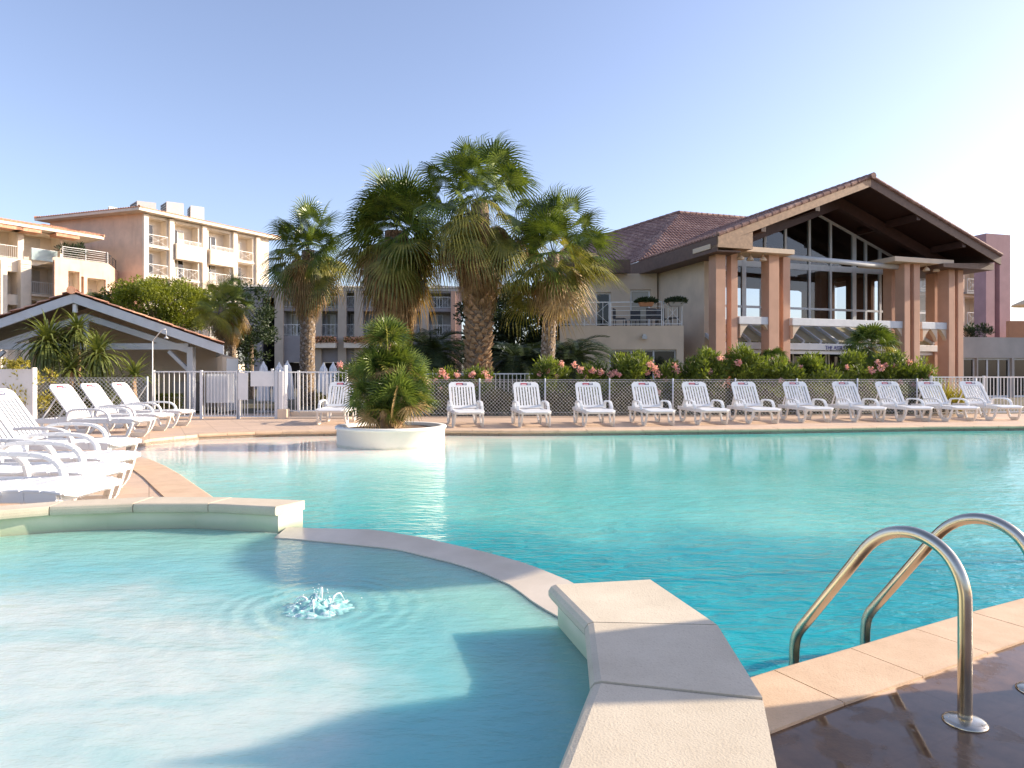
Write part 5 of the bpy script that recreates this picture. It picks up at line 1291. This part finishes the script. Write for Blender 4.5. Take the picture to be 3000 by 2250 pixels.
# lettering on the canopy beam
cu=bpy.data.curves.new('lettering','FONT'); cu.body='THE ASSIETTERIE'; cu.size=.30; cu.extrude=.008; cu.align_x='LEFT'
tmp=bpy.data.objects.new('tmp',cu); C.objects.link(tmp); bpy.context.view_layer.update()
me=bpy.data.meshes.new_from_object(tmp.evaluated_get(bpy.context.evaluated_depsgraph_get())); bpy.data.objects.remove(tmp)
M['letter']=plain('blue_letters',(.10,.09,.30),.5); me.materials.clear(); me.materials.append(M['letter'])
wx_=max(v.co.x for v in me.vertices); tu0=HF.u(2418,1.82);tu1=HF.u(2506,1.82); k=(tu1-tu0)/wx_
rot=Matrix((au,Vector((0,0,1)),-av)).transposed().to_4x4(); mt=Matrix.Translation(HP(tu0,1.825,cz0-.315)-H.location)@rot@Matrix.Diagonal((k,.85,1,1)); me.transform(mt)
lt=bpy.data.objects.new('lettering',me); C.objects.link(lt); lt.parent=cb; lt.location=(0,0,0)
# flood lamps under the cap beams
for (px,v) in ((2170,.9),(2198,1.0),(2236,.9),(2714,.9),(2743,.9)):
    mb=MB(); u=HF.u(px,v); mb.tube([HP(u,v,zc-.001),HP(u,v,zc-.12)],.02,6); mb.lathe([(.05,.10),(.12,.02),(.15,-.06),(.13,-.08),(0,-.08)],HP(u,v,zc-.20),12); mb.build('flood_lamp',M['beige'],H,smooth=True)
# wing front wall and terrace block
Wg=thing('hall_wing','beige two storey wing left of the hall with a railed terrace','building',(4,30,0))
WF=Facade((2.2,33.35),(6.9,33.1)); mb=MB()
dr_=(WF.u(1846),WF.u(1906),3.1,WF.z(1870,848)); wn=(WF.u(1745),WF.u(1790),3.3,5.2)
WF.wall(mb,0,WF.u(1925),-.1,6.1,[dr_,wn],.3); mb.build('wall',M['beige'],Wg)
WF.window(Wg,dr_[0],dr_[1],.2,dr_[2],dr_[3],1,.09); WF.window(Wg,wn[0],wn[1],.2,wn[2],wn[3],1,.08)
mb=MB(); mb.box(2.0,5.6,32.6,34.7,6.1,6.16); mb.box(2.0,5.65,32.55,32.6,6.05,6.68); mb.build('soffit',M['fasc_brown'],Wg)
TF=Facade((W(1640,HY,28.6).x,28.6),(W(2003,HY,28.3).x,28.3)); zt=3.22
hw=(TF.u(1785),TF.u(1982),.0,TF.z(1880,1024)); hw2=(TF.u(1665),TF.u(1712),0,2.0)
mb=MB(); TF.wall(mb,0,TF.L,-.1,zt,[hw,hw2],.3); TF.box(mb,0,TF.L,.302,4.6,zt-.25,zt-.02); TF.box(mb,TF.L-.3,TF.L-.002,.302,4.6,-.1,zt-.26); mb.build('terrace_block',M['beige'],Wg)
TF.window(Wg,hw[0],hw[1],.2,hw[2],hw[3],3,.07,'grey_paint'); TF.window(Wg,hw2[0],hw2[1],.2,hw2[2],hw2[3],2,.07,'grey_paint')
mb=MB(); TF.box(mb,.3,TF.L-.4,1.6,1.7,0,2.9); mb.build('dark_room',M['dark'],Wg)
TF.railing(Wg,TF.u(1790),TF.u(1940),.12,zt,1.0,'lines'); TF.railing(Wg,TF.u(1945),TF.L-.05,.12,zt,1.0,'x'); TF.railing(Wg,0,TF.u(1785),.12,zt,1.0,'x')
mb=MB(); TF.box(mb,TF.u(1887)-.06,TF.u(1887)+.06,-.12,-.001,2.72,2.86); TF.box(mb,TF.u(1887)-.10,TF.u(1887)+.10,-.2,-.121,2.66,2.78); mb.build('wall_lamp',M['galv'],Wg)
for (a,lab) in ((1893,'hanging flower trough on the terrace railing, left one, brown box'),(1980,'hanging flower trough at the right end of the terrace railing')):
    c=TF.P(TF.u(a),-.05,zt+.80); o=thing('railing_planter',lab,'planter',(c.x,c.y,c.z),'planters on the terrace railing'); mb=MB()
    u=TF.u(a); mb.hexa([TF.P(u-.24,-.16,c.z),TF.P(u+.24,-.16,c.z),TF.P(u+.24,.07,c.z),TF.P(u-.24,.07,c.z),TF.P(u-.33,-.22,c.z+.16),TF.P(u+.33,-.22,c.z+.16),TF.P(u+.33,.08,c.z+.16),TF.P(u-.33,.08,c.z+.16)]); mb.build('trough',M['terracotta'] if a<1900 else M['grey_beige'],o)
    mb=MB(); rf=random.Random(a)
    def sb(r_): 
        t=r_.uniform(-1,1); return TF.P(u+t*.42,r_.uniform(-.28,.12),c.z+.14+r_.uniform(0,.20)*(1-t*t*.6)),Vector((t*.6,-.3,.5))
    leaf_cloud(mb,700,sb,.11,0,rf,.45,.2); mb.build('plants',M['date_green'],o)
def chair(x,y,z,rz,lab):
    o=thing('terrace_chair',lab,'chair',(x,y,z),'dark chairs on the terrace'); m=Matrix.Rotation(rz,4,'Z')
    def q(mb,x0,x1,y0,y1,z0,z1): mb.hexa([Vector((x,y,z))+m@Vector(p) for p in ((x0,y0,z0),(x1,y0,z0),(x1,y1,z0),(x0,y1,z0),(x0,y0,z1),(x1,y0,z1),(x1,y1,z1),(x0,y1,z1))])
    mb=MB(); q(mb,-.24,.24,-.24,.24,.42,.46); mb.build('seat',M['metal_dark'],o)
    mb=MB(); q(mb,-.24,.24,.22,.25,.46,.90); mb.build('backrest',M['metal_dark'],o)
    for a,b in ((-1,-1),(1,-1),(-1,1),(1,1)): mb=MB(); q(mb,a*.22-.015,a*.22+.015,b*.22-.015,b*.22+.015,0,.42); mb.build('leg',M['metal_dark'],o)
for i,(px,w_,rz,lab) in enumerate(((1815,1.6,1.2,'dark chair at the left end of the railed terrace'),(1855,2.2,-.6,'dark chair before the terrace door, turned to the left'),(1915,1.4,.3,'dark chair on the terrace behind the left railing planter'),(1945,2.0,2.2,'dark chair on the terrace behind the middle railing post'),(1972,1.3,-1.8,'dark chair beside the crossed railing end of the terrace'))):
    p=TF.P(TF.u(px,w_),w_,zt-.02); chair(p.x,p.y,p.z,rz,lab)
# ---- right: apartment block, pylon, terrace building
Rb=thing('apartment_block','apartment block with white balconies seen between the right hand columns','building',(35,54,0))
RF=Facade((29.5,52),(39.4,55)); zt=10.4
bb=[(RF.u(2690),RF.u(2738)),(RF.u(2826),RF.u(2888)),(RF.u(2912),RF.u(2930))]
hol=[(a,b,z0,z1) for a,b in bb for z0,z1 in ((7.75,zt-.3),(5.1,7.35),(2.6,4.7))]
mb=MB(); RF.wall(mb,RF.u(2678),RF.u(2932),-.1,zt,hol,.3); mb.build('wall',M['peach'],Rb)
for h in hol: RF.bay(Rb,*h,1.4,'cream','x','window',.3,'grey_beige')
mb=MB(); RF.box(mb,RF.u(2677),RF.u(2936),-.6,7,zt,zt+.3); mb.build('roof_slab',M['cream'],Rb)
Py=thing('mauve_pylon','tall mauve slab tower on two legs right of the gable','tower',(34,47.5,0))
PFc=Facade((W(2889,HY,47).x,47),(W(2960,HY,47.6).x,47.6)); a=PFc.u
zt=PFc.z(2925,686); mb=MB(); PFc.wall(mb,0,PFc.L,-.1,zt,[(a(2914),a(2929),-.1,PFc.z(2920,765))],.9); PFc.box(mb,0,PFc.L,0.001,.899,zt-.01,zt)
mb.add([PFc.P(0,0,-.1),PFc.P(0,.9,-.1),PFc.P(0,.9,zt),PFc.P(0,0,zt),PFc.P(PFc.L,0,-.1),PFc.P(PFc.L,.9,-.1),PFc.P(PFc.L,.9,zt),PFc.P(PFc.L,0,zt)],[(0,1,2,3),(4,7,6,5)])
mb.build('slab',M['pylon'],Py)
Tb=thing('terrace_building','low grey flat roofed building with dark glass doors at the right','building',(26,36,0))
QF=Facade((W(2740,HY,35.5).x,35.5),(W(3200,HY,37).x,37)); a=QF.u; zt=QF.z(2900,988)
hol=[(a(2824),a(2862),0,QF.z(2900,1049)),(a(2866),a(2965),0,QF.z(2900,1049)),(a(2972),a(3080),0,QF.z(2900,1049))]
mb=MB(); QF.wall(mb,0,QF.L,-.1,zt,hol,.3); QF.box(mb,0,QF.L,.301,8,zt-.3,zt-.05); mb.build('wall',M['grey_beige'],Tb)
for h,n_ in zip(hol,(1,3,2)): QF.window(Tb,h[0],h[1],.2,h[2],h[3],n_,.09,'grey_paint','glass')
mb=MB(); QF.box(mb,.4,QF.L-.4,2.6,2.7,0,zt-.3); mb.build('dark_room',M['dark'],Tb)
mb=MB(); rt=random.Random(77)
shrub('roof_planting','dark low plants along the parapet of the terrace building','plant',QF.P(a(2880),.9,zt-.05),2.2,.3,.75,700,.22,92,'date_green',stems=6,nclump=16,cr=.2)
tw=thing('terracotta_wall','terracotta parapet wall behind the mauve tower at the right edge','wall',(36,46,0)); mb=MB(); p0=W(2957,940,45);p1=W(3150,945,45); mb.box(p0.x,p1.x,45,45.3,-.1,p0.z); mb.build('wall',M['terracotta'],tw)
um=thing('open_parasol','cream open parasol cut off by the right edge of the photo','parasol',W(3032,HY,38)); c=W(3032,872,38); mb=MB(); mb.lathe([(.02,.02),(.5,-.10),(1.0,-.34),(1.08,-.40),(1.08,-.46),(1.0,-.38),(.5,-.14),(.0,-.03)],c,12)
M['canvas']=plain('cream_canvas',(.72,.55,.33),.8); mb.build('canopy',M['canvas'],um)
mb=MB(); mb.tube([(c.x,c.y,zt-.1),(c.x,c.y,c.z)],.03,8); mb.build('pole',M['white_paint'],um)
# closed parasols behind the railing
M['folded']=plain('folded_white_canvas',(.72,.73,.75),.8)
def closed(px,top,Y,lab,r=.17,zt_=None,loc=None):
    if loc: x,y=loc; z=zt_
    else: t=W(px,top,Y); x,y,z=t.x,t.y,t.z
    o=thing('closed_parasol',lab,'parasol',(x,y,0),'closed white parasols'); mb=MB(); n_=16; vs=[]; pr=[(.02,0),(.045,-.06),(r*.55,-.18),(r*.8,-.5),(r*.95,-.9),(r*1.05,-1.22),(r*.6,-1.26)]
    for rr_,dz in pr:
        for k in range(n_): a=k/n_*6.2832; q=rr_*(1+(.22 if k%2 else -.15)*(1 if dz<-.1 else 0)); vs.append((x+q*math.cos(a),y+q*math.sin(a),z+dz))
    mb.add(vs,[(i*n_+k,i*n_+(k+1)%n_,(i+1)*n_+(k+1)%n_,(i+1)*n_+k) for i in range(len(pr)-1) for k in range(n_)]); mb.build('folded_canopy',M['folded'],o)
    mb=MB(); mb.tube([(x,y,-.02),(x,y,z+.02)],.022,8); mb.build('pole',M['white_paint'],o)
    mb=MB(); mb.lathe([(0,.05),(.2,.045),(.24,.02),(.24,-.02)],(x,y,0),16); mb.build('base',M['grey_beige'],o)
closed(772,1060,21.5,'closed white parasol behind the boarded gates'); closed(818,1062,21.4,'closed white parasol just left of the gate pillar top'); closed(842,1058,21.8,'closed white parasol directly behind the gate pillar'); closed(948,1064,21.5,'closed white parasol behind the railing, below the shaggy palm'); closed(976,1062,22.2,'closed white parasol beside the pink flowering shrub')
closed(0,0,0,'added closed white parasol, out of view on the paving, shading the jacuzzi edge',.30,2.12,(3.9,2.54))  # unseen parasol, added for the shadow on the curb and jacuzzi
op_=thing('open_parasol','added cream open parasol, out of view by the right pool edge, shading the jacuzzi','parasol',(5.5,4.98,0)); c=Vector((5.5,4.98,2.95)); mb=MB(); mb.lathe([(.02,.02),(.4,-.07),(.8,-.20),(.86,-.24),(.86,-.32),(.8,-.24),(.4,-.10),(.0,-.03)],c,12); mb.build('canopy',M['canvas'],op_)  # unseen too, added to throw shade on the spill ledge
mb=MB(); mb.tube([(c.x,c.y,0),(c.x,c.y,c.z)],.011,8); mb.lathe([(0,.05),(.2,.045),(.24,.02),(.24,0)],(c.x,c.y,0),16); mb.build('pole',M['white_paint'],op_)
# ------------------------------------------------------------------ light, sky, camera
EL=22.0; sd=Vector((.985*math.cos(R(EL)),.176*math.cos(R(EL)),math.sin(R(EL)))).normalized()
sl=bpy.data.lights.new('sun','SUN'); sl.energy=5.0; sl.angle=R(.5); sl.color=(1,.86,.68)
so=bpy.data.objects.new('sun',sl); C.objects.link(so); so.rotation_euler=(-sd).to_track_quat('-Z','Y').to_euler()
w=bpy.data.worlds.new('World'); bpy.context.scene.world=w; w.use_nodes=True; nt=w.node_tree; bgn=nt.nodes['Background']
sky=nt.nodes.new('ShaderNodeTexSky'); sky.sky_type='NISHITA'; sky.sun_disc=False; sky.sun_elevation=R(EL); sky.sun_rotation=math.atan2(sd.x,sd.y); sky.air_density=1.0; sky.dust_density=1.3; sky.ozone_density=3.0; sky.altitude=0
tn=nt.nodes.new('ShaderNodeMix'); tn.data_type='RGBA'; tn.blend_type='MULTIPLY'; tn.inputs[0].default_value=1; tn.inputs[7].default_value=(1.07,.975,1.05,1); nt.links.new(sky.outputs[0],tn.inputs[6]); hs=nt.nodes.new('ShaderNodeHueSaturation'); hs.inputs['Saturation'].default_value=.84; hs.inputs['Value'].default_value=1.68; nt.links.new(tn.outputs[2],hs.inputs['Color']); nt.links.new(hs.outputs[0],bgn.inputs[0]); bgn.inputs[1].default_value=.088
cam=bpy.data.cameras.new('camera'); co=bpy.data.objects.new('camera',cam); C.objects.link(co); co.location=(0,0,EYE); co.rotation_euler=(R(90),0,0); cam.sensor_width=36; cam.lens=24; cam.shift_y=-25/3000; cam.clip_start=.05; cam.clip_end=3000
sc=bpy.context.scene; sc.camera=co
sc.view_settings.view_transform='Standard'; sc.view_settings.look='None'; sc.view_settings.exposure=.88; sc.view_settings.gamma=1
sc.cycles.use_denoising=True; sc.cycles.max_bounces=8; sc.cycles.transparent_max_bounces=16; sc.cycles.caustics_reflective=False; sc.cycles.caustics_refractive=False; sc.cycles.sample_clamp_indirect=6
